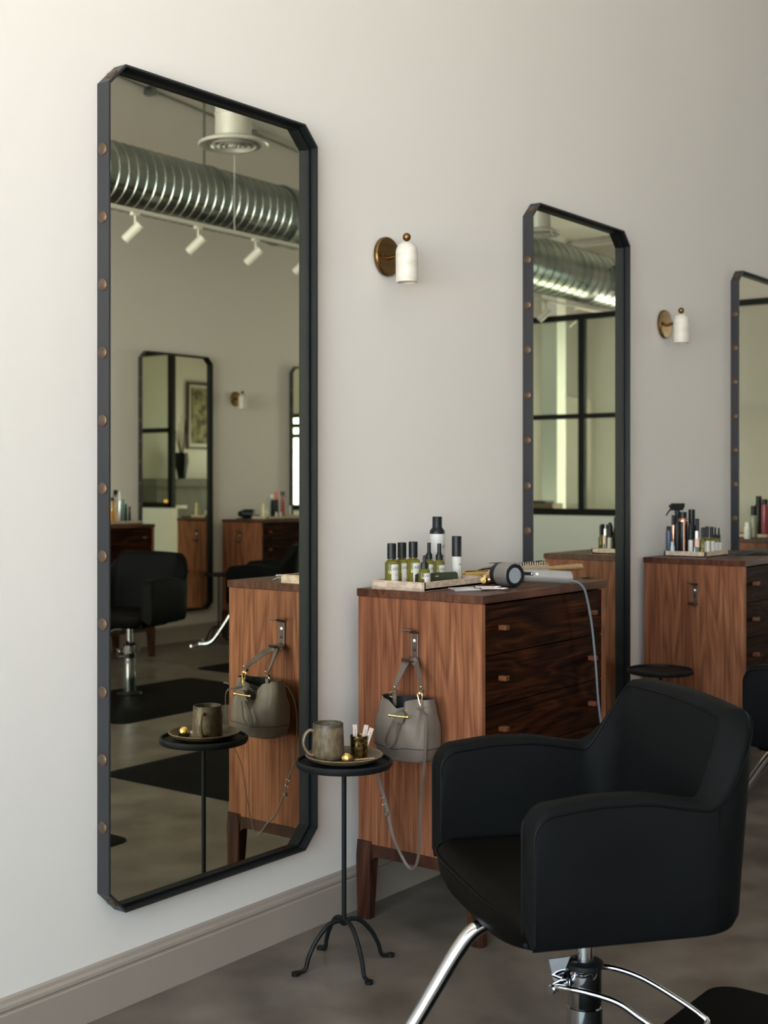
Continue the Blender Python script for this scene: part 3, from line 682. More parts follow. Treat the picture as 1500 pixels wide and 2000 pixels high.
    mb.box((-.018, .02, .428), (.018, .24, .440), .003); mb.build('mounting_plate', M_black, ch, smooth=False)
    for x, y in ((-.2, .19), (.2, .19), (-.2, -.1), (.2, -.1), (-.07, .08), (.07, .08), (-.07, -.08), (.07, -.08)):
        z = .452 if abs(x) > .1 else .436
        MB().lathe([(0, -.007), (.006, -.006), (.0075, 0)], 12, Matrix.Translation((x, y, z))).build('bolt', M_chrome, ch)
    # footrest tube
    mb = MB(); mb.tube([(0, .10, .422), (0, .19, .424), (0, .245, .408), (0, .285, .365), (0, .335, .29), (0, .385, .215), (0, .425, .165), (0, .47, .142), (0, .53, .138)], .0165, 18, 6); mb.build('footrest_tube', M_chrome, ch)
    mb = MB(); mb.tube([(-.15, .545, .150), (-.145, .545, .138), (0, .545, .136), (.145, .545, .138), (.15, .545, .150)], .011, 12, 6); mb.build('footrest_bar', M_chrome, ch)
    # hydraulic column
    MB().cyl((0, 0, .30), (0, 0, .437), .019, 24).build('piston', M_chrome, ch)
    MB().lathe([(.0, .322), (.034, .322), (.040, .318), (.041, .310), (.038, .306)], 32).build('collar', M_black, ch)
    MB().lathe([(.038, .0), (.038, .225), (.0355, .227), (.0355, .229), (.0365, .231), (.0365, .308), (.034, .311), (0, .311)], 36).build('pump_column', M_chrome, ch)
    MB().lathe([(.075, 0), (.078, .004), (.074, .012), (.055, .016), (.045, .022), (0, .022)], 48).build('base_disc', M_black, ch)
    # foot pump lever and its bracket
    A1 = [cl(.355, 2.745, .276), cl(.372, 2.725, .283), cl(.42, 2.70, .283), cl(.478, 2.675, .273), cl(.520, 2.66, .249), cl(.560, 2.645, .224)]
    A2 = [cl(.452, 2.835, .288), cl(.50, 2.82, .2885), cl(.561, 2.80, .2725), cl(.629, 2.76, .242), cl(.664, 2.735, .223)]
    P = A1 + [cl(.572, 2.642, .212), cl(.60, 2.66, .207), cl(.655, 2.70, .206), cl(.676, 2.722, .211)] + list(reversed(A2))
    MB().tube(P, .0064, 12, 6).build('pump_lever', M_chrome, ch)
    MB().cyl(cl(.350, 2.735, .275), cl(.385, 2.765, .278), .010, 20, bev=.002).build('pivot_pin', M_chrome, ch)
    mb = MB(); a = [cl(.350, 2.765, .328), cl(.395, 2.76, .336), cl(.43, 2.80, .325), cl(.40, 2.80, .262), cl(.365, 2.765, .258)]
    th_ = Vector((.0, .0, 0)); off = (cl(.0, .004, 0)-cl(0, 0, 0))
    r0 = mb.ring(a); r1 = mb.ring([p_+off for p_ in a]); mb.bridge(r0, r1); mb.bm.faces.new(r0); mb.bm.faces.new(r1); mb.build('bracket', M_chrome, ch, smooth=False)
    return ch
def face(ux, uy): return math.atan2(uy, ux)-pi/2
cc = CN+CA*.24+CB*.33; cw = FWD*cc.y + RGT*cc.x
c1 = make_chair(); c1.location = (cw.x, cw.y+CAMY, .006); c1.rotation_euler = (0, 0, face(-.7842, .6200))
relabel(c1, 'large black leather salon chair in the right foreground')
dup(c1, (4.465, -1.15, .006), face(0, 1), 'black salon chair at the right picture edge, behind the nearest chair')
dup(c1, (5.575, -3.70, .006), face(-.971, .21), 'black salon chair at the lower left of the largest mirror, chrome column visible')
dup(c1, (7.10, -3.90, .006), face(-.5, -.87), 'black salon chair in the mirror before the opposite dresser, chrome footrest pointing left')
# floor mats
def mat_(x0, x1, y0, y1, label):
    r = .07; P = []
    for (cx, cy, a0) in ((x1-r, y1-r, 0), (x0+r, y1-r, 1), (x0+r, y0+r, 2), (x1-r, y0+r, 3)):
        for k in range(7): a = pi/2*(a0+k/6); P.append((cx+r*math.cos(a), cy+r*math.sin(a)))
    mb = MB(); cx, cy = (x0+x1)/2, (y0+y1)/2
    def ins(P, d): return [(p[0]-d*(1 if p[0] > cx else -1), p[1]-d*(1 if p[1] > cy else -1)) for p in P]
    a = mb.ring([(p[0], p[1], 0.0005) for p in P]); b = mb.ring([(p[0], p[1], .002) for p in P]); Q = ins(P, .012); c = mb.ring([(p[0], p[1], .006) for p in Q])
    mb.bridge(a, b); mb.bridge(b, c); mb.bm.faces.new(a); mb.bm.faces.new(c)
    tag(mb.build('floor_mat', M_rubber, None, org=(cx, cy, 0)), label, 'floor mat', 'black rubber floor mats')
mat_(1.95, 3.33, -2.12, -1.16, 'black rubber mat on the floor under the nearest chair')
mat_(3.97, 5.33, -2.12, -1.16, 'black rubber mat on the floor under the chair at the right edge')
mat_(4.85, 6.30, -3.92, -2.96, 'black rubber mat under the chair at the lower left of the largest mirror')
mat_(6.62, 8.2, -4.2, -3.25, 'black rubber mat on the floor before the opposite wall mirror')

# ------------------------------------------------------------------ writing
def text_mesh(body, size, align='LEFT'):
    cu = bpy.data.curves.new('lettering', 'FONT'); cu.body = body; cu.size = size; cu.align_x = align; cu.resolution_u = 2
    ob = bpy.data.objects.new('lettering', cu); COL.objects.link(ob)
    bpy.context.view_layer.update()
    me = bpy.data.meshes.new_from_object(ob); COL.objects.unlink(ob); bpy.data.objects.remove(ob)
    return me
def link_mesh(me, name, mat, parent):
    me.materials.clear(); me.materials.append(mat); o = bpy.data.objects.new(name, me); COL.objects.link(o); o.parent = parent; return o
def wrap_text(body, size, r, z, ang, mat, parent, bars=()):
    me = text_mesh(body, size, 'CENTER')
    bm = bmesh.new(); bm.from_mesh(me)
    for (x0, x1, y0, y1) in bars:
        nseg = max(1, int((x1-x0)/.004)); 
        for k in range(nseg):
            a = x0+(x1-x0)*k/nseg; b = x0+(x1-x0)*(k+1)/nseg
            bm.faces.new([bm.verts.new((a, y0, 0)), bm.verts.new((b, y0, 0)), bm.verts.new((b, y1, 0)), bm.verts.new((a, y1, 0))])
    for v_ in bm.verts:
        a = ang + v_.co.x/r; v_.co = Vector((r*math.cos(a), r*math.sin(a), z+v_.co.y))
    bm.to_mesh(me); bm.free()
    return link_mesh(me, 'lettering', mat, parent)

# ------------------------------------------------------------------ bottles
def curved_label(r, z0, z1, ang, span, parent, mat=M_label):
    mb = MB(); n = 16; A = []; B = []
    for k in range(n+1):
        a = ang-span/2+span*k/n; c, s = math.cos(a), math.sin(a)
        A.append(mb.bm.verts.new((r*c, r*s, z0))); B.append(mb.bm.verts.new((r*c, r*s, z1)))
    for k in range(n): mb.bm.faces.new((A[k], A[k+1], B[k+1], B[k]))
    return mb.build('label', mat, parent)
def bottle(name, label, cat, loc, body, bmat, cap=None, cmat=None, lab=None, text=None, group=None, ang=-pi/2, extra=None, rz=0):
    """body / cap: lathe profiles; lab: (r, z0, z1, span)"""
    o = thing(name, label, cat, loc, rz, group)
    MB().lathe(body, 28).build('body', bmat, o)
    if cap: MB().lathe(cap, 24).build('cap', cmat, o)
    if lab:
        l = curved_label(lab[0]+.0004, lab[1], lab[2], ang, lab[3], o, lab[4] if len(lab) > 4 else M_label)
        if text:
            h = lab[2]-lab[1]; wdt = lab[3]*lab[0]
            wrap_text(text, lab[0]*.62, lab[0]+.0008, lab[2]-h*.30, ang, M_ink, l, bars=[(-wdt*.22, wdt*.22, -h*(.20+k*.07), -h*(.185+k*.07)) for k in (0, 1, 4, 5, 6)])
    if extra: extra(o)
    return o
def shoulder(r, h, rn, hn, hs=.010):
    return [(0, 0), (r-.001, 0), (r, .0015), (r, h), (r-.002, h+hs*.35), (r*.75, h+hs*.75), (rn, h+hs), (rn, h+hs+hn)]
def olive(label, loc, r, H, kind='cap', group='olive glass bottles on the nearest tray', text='ARETE', ang=-pi/2):
    hb = H*.60 if kind == 'cap' else H*.56
    cr = r*.66
    if kind == 'cap': cap = [(0, hb+.004), (cr, hb+.004), (cr, H-.001), (cr-.001, H), (0, H)]
    elif kind == 'pump': cap = [(0, hb+.004), (r*.62, hb+.004), (r*.62, hb+.020), (r*.42, hb+.021), (r*.42, hb+.026), (r*.34, hb+.027), (r*.34, H), (0, H)]
    else: cap = [(0, hb+.002), (r*.66, hb+.002), (r*.62, hb+.020), (r*.30, hb+.021), (r*.30, H-.010), (r*.24, H-.003), (0, H)]
    return bottle('bottle', label, 'bottle', loc, shoulder(r, hb-.008, r*.5, .002)+[(0, hb+.004)], M_olive, cap, M_cap, (r, .006 if kind == 'cap' else .004, hb-.012, 1.9), text, group, ang)
TZ1 = DH+.008
def tray(label, x0, x1, y0, y1, z0):
    t = thing('tray', label, 'tray', ((x0+x1)/2, (y0+y1)/2, z0), group='travertine trays')
    mb = MB(); mb.box((x0, y0, z0), (x1, y1, z0+.008)); w = .009; h = z0+.027
    mb.box((x0, y0, z0), (x1, y0+w, h), .0012); mb.box((x0, y1-w, z0), (x1, y1, h), .0012); mb.box((x0, y0, z0), (x0+w, y1, h), .0012); mb.box((x1-w, y0, z0), (x1, y1, h), .0012)
    mb.build('slab', M_trav, t, world=True, smooth=False)
tray('travertine tray of olive bottles on the nearest dresser', 3.186, 3.52, -.296, -.098, DH)
def bp(px, y): return (XA(px, y), y, TZ1)
olive('large olive bottle with black cap, leftmost on the nearest tray', bp(765, -.140), .0215, .131)
olive('large olive bottle with black cap, second from left on the nearest tray', bp(785, -.132), .0215, .131)
olive('large dark olive bottle with black pump cap, third on the nearest tray', bp(807, -.165), .0215, .134)
olive('smallest olive dropper bottle, in front on the nearest tray', bp(829, -.250), .0185, .098, 'drop')
olive('small olive pump bottle just behind the dropper bottle', bp(838, -.170), .0175, .128, 'pump')
olive('small olive pump bottle in front of the tall white can', bp(858, -.205), .0190, .126, 'pump')
x, y, z = bp(854, -.125); H = ZA(1009, x, y)-z
bottle('spray_can', 'tall white can with black shoulder and cap, tallest on the nearest tray', 'can', (x, y, z),
       [(0, 0), (.0235, 0), (.0245, .002), (.0245, H-.056), (.0245, H-.056)], M_label,
       [(0, H-.056), (.0250, H-.056), (.0250, H-.050), (.0238, H-.045), (.0165, H-.036), (.0160, H-.034), (.0160, H-.001), (.0155, H), (0, H)], M_cap, (.0245, .002, H-.058, 1.5), 'ARETE', None, -1.42)
x, y, z = bp(892, -.225); H = ZA(1047, x, y)-z
bottle('bottle', 'slim white bottle with tall black cap at the right end of the nearest tray', 'bottle', (x, y, z),
       [(0, 0), (.0150, 0), (.0158, .002), (.0158, H*.56), (0, H*.56)], M_label, [(0, H*.56), (.0165, H*.56), (.0158, H*.575), (.0158, H-.001), (.0150, H), (0, H)], M_cap, (.0158, .002, H*.52, 1.3), 'ARETE', None, -1.35)
# comb leaning on the bottles
x0, x1, y0 = XA(811, -.226), XA(898, -.276), -.226
cm = thing('comb', 'dark olive comb standing on edge at the front of the nearest tray', 'comb', (x0, y0, TZ1))
mb = MB(); L = x1-x0; y1 = -.276; Rm = Matrix.Rotation(math.atan2(y1-y0, L), 4, 'Z'); h0 = .016
mb.prism([(0, h0), (0, .036), (.006, .040), (L-.012, .040), (L-.004, .037), (L, .022), (L, h0)], 'y', -.0012, .0012)
mb.box((0, -.0012, 0), (.004, .0012, h0)); mb.box((L-.004, -.0012, 0), (L, .0012, h0))
for k in range(44): a = .006+k*(L-.012)/44; mb.box((a, -.0010, 0), (a+(L/44)*.55, .0010, h0))
bmesh.ops.transform(mb.bm, matrix=Rm, verts=mb.bm.verts); mb.build('comb_body', M_comb, cm, smooth=False)
mb = MB()
for k in range(3): mb.box((L*.46+k*.0045, -.0016, .0275), (L*.46+.003+k*.0045, -.0012, .0305))
bmesh.ops.transform(mb.bm, matrix=Rm, verts=mb.bm.verts); mb.build('printed_mark', M_label, cm, smooth=False)

# ---- dryer
hd = thing('hair_dryer', 'greige metallic hair dryer lying on the nearest dresser', 'hair dryer', (3.52, -.41, DH))
F0 = Vector((3.484, -.432, DH+.0375)); ax = Vector((-.34, -.94, 0)).normalized()
Tq = Matrix.Translation(F0) @ (-ax).to_track_quat('Z', 'Y').to_matrix().to_4x4()
MB().lathe([(.028, 0), (.0345, 0), (.0365, .002), (.037, .010), (.0375, .030), (.0375, .062)], 40, Tq, cap=False).build('barrel', M_greymet, hd, world=True)
MB().lathe([(.0255, -.001), (.033, -.002), (.0355, -.001), (.0365, .003), (.0365, .004)], 40, Tq, cap=False).build('front_ring', M_cap, hd, world=True)
MB().lathe([(0, .001), (.024, .001), (.0265, .003)], 32, Tq, cap=False).build('lens', M_lens, hd, world=True)
MB().lathe([(.0378, .062), (.0378, .080), (.034, .088), (.020, .094), (0, .095)], 40, Tq, cap=False).build('rear_filter', M_cap, hd, world=True)
H0 = F0-ax*.036; H1 = Vector((3.700, -.500, DH+.0215)); hd_dir = (H1-H0).normalized()
MB().tube([H0+hd_dir*.030, H0+hd_dir*.06, H0+hd_dir*.14, H1-hd_dir*.004, H1], lambda t: .0200+.0012*math.sin(pi*t), 24, 5).build('handle', M_handle, hd, world=True)
side = Vector((hd_dir.y, -hd_dir.x, 0)).normalized(); upv = hd_dir.cross(side)*-1
def on_handle(d_, up, w0, h0, name, m_, r=.0206):
    c = H0+hd_dir*d_; n_ = (side*math.cos(up)+Vector((0, 0, 1))*math.sin(up)).normalized(); T_ = Matrix((hd_dir, n_.cross(hd_dir), n_)).transposed().to_4x4(); T_.translation = c+n_*r
    return MB().box((-w0/2, -h0/2, -.002), (w0/2, h0/2, .0012), .0008, mat=T_).build(name, m_, hd, world=True)
on_handle(.062, .35, .040, .011, 'switch_panel', M_cap)
for d_, m_ in ((.078, M_silver), (.096, M_white)):
    c = H0+hd_dir*d_; n_ = (side*math.cos(.35)+Vector((0, 0, 1))*math.sin(.35)).normalized()
    MB().cyl(c+n_*.0195, c+n_*.0232, .0048, 18, bev=.0008).build('button', m_, hd, world=True)
mb = MB()
for k, w_ in enumerate((.012, .006)):
    c = H0+hd_dir*(.158+k*.018); n_ = side; T_ = Matrix((hd_dir, n_.cross(hd_dir), n_)).transposed().to_4x4(); T_.translation = c+n_*.0202; mb.box((-w_/2, -.001, 0), (w_/2, .001, .0008), mat=T_)
mb.build('printed_mark', M_ink, hd, world=True, smooth=False)
cp = [(H1.x, H1.y, H1.z)]
for px, py in ((1117, 1134), (1130, 1138), (1140.6, 1150), (1147.5, 1174), (1156, 1222), (1163, 1292), (1168, 1361), (1174, 1413), (1183, 1445), (1196, 1475), (1213, 1510), (1225, 1560)):
    yy = {1117: -.515, 1130: -.530}.get(px, -.538); x = XA(px, yy); cp.append((x, yy, ZA(py, x, yy)))
mb = MB(); mb.tube(cp, .0036, 10, 6); mb.build('power_cord', M_cord, hd, world=True)
mb = MB(); mb.tube([H1-hd_dir*.002, H1+hd_dir*.012, Vector(cp[1])*.6+H1*.4], lambda t: .008-.003*t, 14, 4); mb.build('strain_relief', M_cord, hd, world=True)

# ---- round brush
by = -.315; bz = ZA(1110, XA(1090, by), by)
A = Vector((XA(985, by+.02), by+.02, bz+.004)); B = Vector((XA(1133, by-.012), by-.012, bz-.001)); u = (B-A).normalized(); LB = (B-A).length
br = thing('round_brush', 'round hair brush with pale bristles and turned wooden handle', 'hair brush', ((A.x+B.x)/2, by, DH))
hl = LB*.52; Tb = Matrix.Translation(A) @ u.to_track_quat('Z', 'Y').to_matrix().to_4x4()
pf = [(0, hl), (.006, hl), (.0105, hl+.006), (.0115, hl+.012), (.008, hl+.018)]
nn = 6; l2 = LB-hl-.022
for k in range(nn): z0 = hl+.020+l2*k/nn; pf += [(.0085+.0004*k, z0), (.0100+.0004*k, z0+l2/nn*.5)]
pf += [(.0085, LB-.004), (.0105, LB), (.0105, LB+.004), (.007, LB+.009), (0, LB+.010)]
MB().lathe(pf, 28, Tb).build('handle', M_wood, br, world=True)
MB().cyl(A, A+u*hl, .010, 20).build('core', M_wood, br, world=True)
mb = MB()
for i in range(34):
    for j in range(14):
        a = 2*pi*(j+.5*(i % 2))/14; p0 = Tb @ Vector((.009*math.cos(a), .009*math.sin(a), .006+(hl-.012)*i/33)); rr_ = .0270+random.uniform(-.002, .002)
        p1 = Tb @ Vector((rr_*math.cos(a), rr_*math.sin(a), .006+(hl-.012)*i/33+random.uniform(-.002, .002)))
        mb.tube([p0, p1], lambda t: .0015-.0004*t, 4, 1, smooth=False)
bb = mb.build('bristles', M_bristle, br, world=True, smooth=False); bb['kind'] = 'stuff'
# ---- curling irons behind the dryer
def iron(label, a, b, r, hl_, col=M_gold):
    a = Vector(a); b = Vector(b); u = (b-a).normalized(); o = thing('curling_iron', label, 'curling iron', (a.x, a.y, DH))
    L = (b-a).length; T_ = Matrix.Translation(a) @ u.to_track_quat('Z', 'Y').to_matrix().to_4x4()
    MB().lathe([(0, 0), (r*.7, .0), (r, .004), (r, L*hl_), (r*1.12, L*hl_+.002), (r*1.12, L*hl_+.012)], 28, T_).build('barrel', col, o, world=True)
    MB().lathe([(r*.8, L*hl_+.012), (r*1.15, L*hl_+.02), (r*.95, L-.02), (r*.8, L), (0, L+.003)], 24, T_).build('handle', M_cap, o, world=True)
    mb = MB(); q = Vector((0, 0, 1)); mb.tube([a+u*.01+q*(r+.001), a+u*L*hl_*.6+q*(r+.003), a+u*L*hl_+q*(r+.012), a+u*(L*hl_+.035)+q*(r+.014)], 0, flat=(.012, .002, (0, 0, 1))); mb.build('clamp', col if r > .012 else M_cap, o, world=True)
iron('gold barrelled curling iron lying behind the hair dryer', (XA(903, -.17), -.17, DH+.0175), (XA(1010, -.26), -.26, DH+.019), .0165, .42)
iron('second slimmer gold curling iron with black grip behind the dryer', (XA(944, -.305), -.305, DH+.0155), (XA(968, -.275), -.275, DH+.0155), .0140, .5)
iron('black handled iron lying furthest back on the nearest dresser', (XA(1064, -.255), -.255, DH+.045), (XA(935, -.115), -.115, DH+.022), .0085, .70, M_cap)
# ---- scissors
def scissors(label, a, b, spread):
    a = Vector(a); b = Vector(b); u = (b-a).normalized(); s_ = Vector((-u.y, u.x, 0)); L = (b-a).length
    o = thing('scissors', label, 'scissors', (a.x, a.y, DH))
    for k, sg in enumerate((-1, 1)):
        z = DH+.003+.003*k; piv = a+u*L*.55; tip = a+s_*sg*spread*.5; e = b+s_*(-sg)*.014
        tip.z = z; piv.z = z; e.z = z
        mb = MB(); mb.tube([tip, (tip+piv)/2, piv], 0, 8, 3, flat=(lambda t: .001+.0065*t, .0032, (0, 0, 1))); mb.build('blade', M_silver, o, world=True)
        mb = MB(); mb.tube([piv, piv*.45+e*.55, e-u*.012], lambda t: .0042-.001*t, 8, 3)
        mb.tube([e+(u*math.cos(t)*.013+s_*math.sin(t)*.010) for t in [2*pi*i/12 for i in range(12)]], .0027, 8, 2, closed=True); mb.build('handle', M_silver, o, world=True)
    MB().cyl(piv-Vector((0, 0, .002)), piv+Vector((0, 0, .004)), .0042, 14).build('pivot_screw', M_cap, o, world=True)
def sp(px, py): 
    Z = (CAMZ-DH)*FPX/(py-939); r = ray(px)*Z; return (r.x, r.y+CAMY, DH)
scissors('slim steel scissors lying at the dresser edge, blades toward the tray', (3.235, -.372, DH), (3.372, -.452, DH), .008)
scissors('second pair of steel scissors with open blades beside the hair dryer', (3.270, -.330, DH), (3.408, -.404, DH), .016)

# ------------------------------------------------------------------ things on the other dressers
def spray_bottle(label, loc, r, H, bm_, hm, group=None, rz=0):
    o = thing('spray_bottle', label, 'spray bottle', loc, rz, group)
    MB().lathe([(0, 0), (r, 0), (r, H*.58), (r*.9, H*.66), (r*.42, H*.76), (r*.40, H*.80), (0, H*.80)], 24).build('body', bm_, o)
    MB().lathe([(0, H*.79), (r*.5, H*.79), (r*.5, H*.86), (0, H*.86)], 20).build('collar', hm, o)
    mb = MB(); mb.prism([(-r*1.1, H*.86), (r*.9, H*.86), (r*1.25, H*.93), (r*1.3, H), (-r*1.0, H), (-r*1.6, H*.95)], 'y', -r*.38, r*.38); mb.build('sprayer_head', hm, o, smooth=False)
    mb = MB(); mb.tube([(-r*.8, 0, H*.90), (-r*1.5, 0, H*.86), (-r*2.2, 0, H*.76)], lambda t: .005-.002*t, 8, 4); mb.build('trigger', hm, o)
    return o
def can(label, loc, r, H, body, capm, capfrac=.2, ring=None, group=None, name='bottle', lab=None, ang=-pi/2):
    hb = H*(1-capfrac); cat = 'can' if name == 'spray_can' else 'bottle'
    o = bottle(name, label, cat, loc, [(0, 0), (r-.001, 0), (r, .002), (r, hb*.94), (r*.86, hb), (0, hb)], body, [(0, hb), (r*.78, hb), (r*.78, H-.001), (r*.74, H), (0, H)], capm, lab, None, group, ang)
    if ring: MB().lathe([(r+.001, hb*.93), (r+.001, hb*.96), (r*.8, hb+.003), (r*.8, hb)], 24).build('collar', ring, o)
    return o
g2 = 'hair products on the tray behind the chair'
ty0, ty1 = -.285, -.090; tx0, tx1 = 5.285, XA(1421, -.280)
tray('travertine tray of dark products on the dresser behind the chair', tx0, tx1, ty0, ty1, DH)
def q2(px, x): r = ray(px); return (x, r.y*x/r.x+CAMY, TZ1)
def h2(py, L): return ZA(py, L[0], L[1])-L[2]
L = q2(1306, 5.308); can('dark bottle with slate blue label, leftmost on the tray behind the chair', L, .0125, h2(1028, L), M_blueb, M_cap, .15, group=g2)
L = q2(1311, 5.300); can('tiny pale blue vial at the left front of that tray', (L[0]-.001, L[1]-.006, L[2]), .009, h2(1058, L), M_paleblue, M_label, .3, group=g2)
L = q2(1315, 5.340); can('slim rose gold can with black top on the tray behind the chair', L, .009, h2(1006, L), M_rose, M_cap, .25, group=g2)
L = q2(1323, 5.385); spray_bottle('tall black spray bottle with trigger, tallest on the tray behind the chair', L, .024, h2(983, L), M_cap, M_cap, g2, rz=-.75+pi/2-pi/2)
L = q2(1334, 5.335); o = can('black cylinder with copper stripe and gold ring on the tray behind the chair', L, .021, h2(1000, L), M_cap, M_cap, .16, M_rose, g2)
curved_label(.0214, .004, h2(1000, L)*.79, -2.42, .45, o, M_rose)
L = q2(1351, 5.405); can('tall plain black can right of the copper striped cylinder', L, .019, h2(995, L), M_cap, M_cap, .35, group=g2)
L = q2(1349, 5.312); can('slim white bottle with black cap before the plain black can', L, .0105, h2(1024, L), M_label, M_cap, .50, group=g2)
L = q2(1362, 5.375); can('black pump bottle of middle height right of the plain black can', L, .011, h2(1013, L), M_cap, M_cap, .3, group=g2)
L = q2(1361, 5.318); o = can('small clear bottle with peach label and silver cap behind the chair', L, .0115, h2(1037, L), M_clear, M_silver, .28, group=g2); curved_label(.0120, h2(1037, L)*.36, h2(1037, L)*.72, -2.2, 2.6, o, M_peach)
nm = ['gold tinted olive bottle, first in the row behind the chair', 'olive bottle with white label, second in the row behind the chair', 'olive bottle with white label, third in the row behind the chair', 'olive pump bottle, fourth in the row behind the chair', 'olive pump bottle at the right end of the row behind the chair']
for i, (px, yy, top_) in enumerate(((1373, 5.325, 1030), (1381, 5.352, 1028), (1390, 5.402, 1029), (1397, 5.442, 1030), (1404, 5.485, 1031))):
    L = q2(px, yy); olive(nm[i], L, .0125, h2(top_, L), 'cap' if i < 3 else 'pump', g2, None, -2.2 if i else -1.2)
def cloth(label, c, sx, sy, h, seed):
    rnd = random.Random(seed); o = thing('hair_dryer', label, 'hair dryer', c)
    MB().cyl((-.02, -.03, .045), (-.02, .07, .045), .040, 24, bev=.006).build('barrel', M_cap, o)
    MB().cyl((-.02, -.075, .045), (-.02, -.03, .045), .022, 20, r2=.036).build('nozzle', M_cap, o)
    MB().tube([(0, .02, .035), (.06, .03, .025), (.15, .04, .018)], lambda t: .018-.003*t, 14, 5).build('handle', M_cap, o)
    MB().tube([(.15, .04, .018), (.19, .0, .006), (.13, -.06, .004), (.02, -.09, .004), (-.08, -.07, .004), (-.12, .0, .004), (-.10, .05, .004)], .0035, 8, 6).build('power_cord', M_cap, o)
    return o
cloth('black hair dryer and cord lying on the opposite wall dresser', (8.34, -5.28, DH), 0, 0, 0, 1).rotation_euler = (0, 0, -.35)
cp_ = thing('folded_cape', 'flat black folded cape lying at the right edge on the dresser behind the chair', 'salon cape', (5.78, -.32, DH))
rnd = random.Random(3); mb = MB(); top = []; bot = []; NX, NY = 16, 10
for iy in range(NY+1):
    rt = []; rb = []
    for ix in range(NX+1):
        u, v_ = ix/NX, iy/NY; x = -.20+.40*u; y = (-.13+.26*v_)*(1-.55*abs(u-.6)**1.5)*(.25+.75*min(1, u*3)); e = min(u, 1-u, v_, 1-v_)
        h = .003+.011*min(1, e*5)*(1+.5*math.sin(9*u+4*v_)*math.cos(7*v_-2*u))
        rt.append(mb.bm.verts.new((x, y, h))); rb.append(mb.bm.verts.new((x, y, .0005)))
    top.append(rt); bot.append(rb)
for iy in range(NY):
    for ix in range(NX):
        mb.bm.faces.new((top[iy][ix], top[iy][ix+1], top[iy+1][ix+1], top[iy+1][ix])); mb.bm.faces.new((bot[iy][ix], bot[iy+1][ix], bot[iy+1][ix+1], bot[iy][ix+1]))
for k in range(NX): mb.bm.faces.new((top[0][k], bot[0][k], bot[0][k+1], top[0][k+1])); mb.bm.faces.new((top[NY][k], top[NY][k+1], bot[NY][k+1], bot[NY][k]))
for k in range(NY): mb.bm.faces.new((top[k][0], top[k+1][0], bot[k+1][0], bot[k][0])); mb.bm.faces.new((top[k][NX], bot[k][NX], bot[k+1][NX], top[k+1][NX]))
mb.build('fabric', M_cap, cp_)
# opposite dresser, right group (seen in the largest mirror)
def MX(px, y): 
    r = ray(px); return r.x*((-.018-y)-CAMY)/r.y
def MZp(py, x, y): return CAMZ-(py-939)/FPX*(x*FWD.x+((-.018-y)-CAMY)*FWD.y)
g3 = 'hair products on the opposite dresser, right in the mirror'
tray('pale stone tray of colourful products on the opposite dresser', 8.24, 8.83, -5.145, -4.96, DH)
def q3(px, y): return (MX(px, y), y, TZ1)
def h3(py, L): return MZp(py, L[0], L[1])-L[2]
L = q3(515, -5.020); can('cream yellow bottle, leftmost of the colourful group in the largest mirror', L, .019, h3(984, L), M_cream, M_cream, .35, group=g3)
L = q3(524, -5.100); can('clear bluish bottle beside the cream yellow one in the mirror', L, .014, h3(972, L), M_clear, M_clear, .25, group=g3)
L = q3(532, -5.1150); can('black bottle with white cap in the colourful group in the mirror', L, .017, h3(966, L), M_cap, M_white, .22, group=g3)
L = q3(540, -5.1050); can('black can with coral red cap, tallest of the colourful group in the mirror', L, .018, h3(960, L), M_cap, M_coral, .30, group=g3)
L = q3(540, -4.9950); can('short pale tube standing before the coral capped can', L, .011, h3(1000, L), M_label, M_label, .3, group=g3)
L = q3(548, -4.9950); can('second short pale tube beside the first in the mirror', L, .011, h3(1000, L), M_label, M_label, .3, group=g3)
L = q3(552, -5.100); spray_bottle('dark red spray bottle with brown trigger in the colourful group', L, .016, h3(960, L), M_red, M_tan, g3, rz=pi)
L = q3(567, -5.070); can('pale bottle with black cap at the right of the colourful group', L, .011, h3(978, L), M_label, M_cap, .3, group=g3)
# opposite dresser, left group
g4 = 'hair products on the opposite dresser, left in the mirror'
tray('pale stone tray on the opposite dresser at the left of the largest mirror', 6.42, 6.86, -5.22, -5.00, DH)
L = q3(219, -5.06); can('amber yellow bottle at the left edge of the largest mirror', L, .020, h3(972, L), M_amber, M_cap, .12, group=g4)
L = q3(226, -5.16); spray_bottle('clear spray bottle with dark head behind the amber bottle', L, .013, h3(957, L), M_clear, M_cap, g4)
L = q3(229, -5.06); can('short beige tube beside the amber bottle in the mirror', L, .013, h3(994, L), M_peach, M_peach, .2, group=g4)
L = q3(234, -5.15); can('silver bottle with white cap behind the teal one in the mirror', L, .010, h3(960, L), M_silver, M_white, .3, group=g4)
L = q3(240, -5.08); can('teal bottle with pale base in the left mirror group', L, .014, h3(975, L), M_teal, M_teal, .2, group=g4); 
L = q3(246, -5.12); can('slim black bottle beside the teal bottle in the mirror', L, .010, h3(984, L), M_cap, M_cap, .2, group=g4)
L = q3(253, -5.07); can('short dark dropper bottle at the right of the left mirror group', L, .011, h3(989, L), M_cap, M_cap, .4, group=g4)
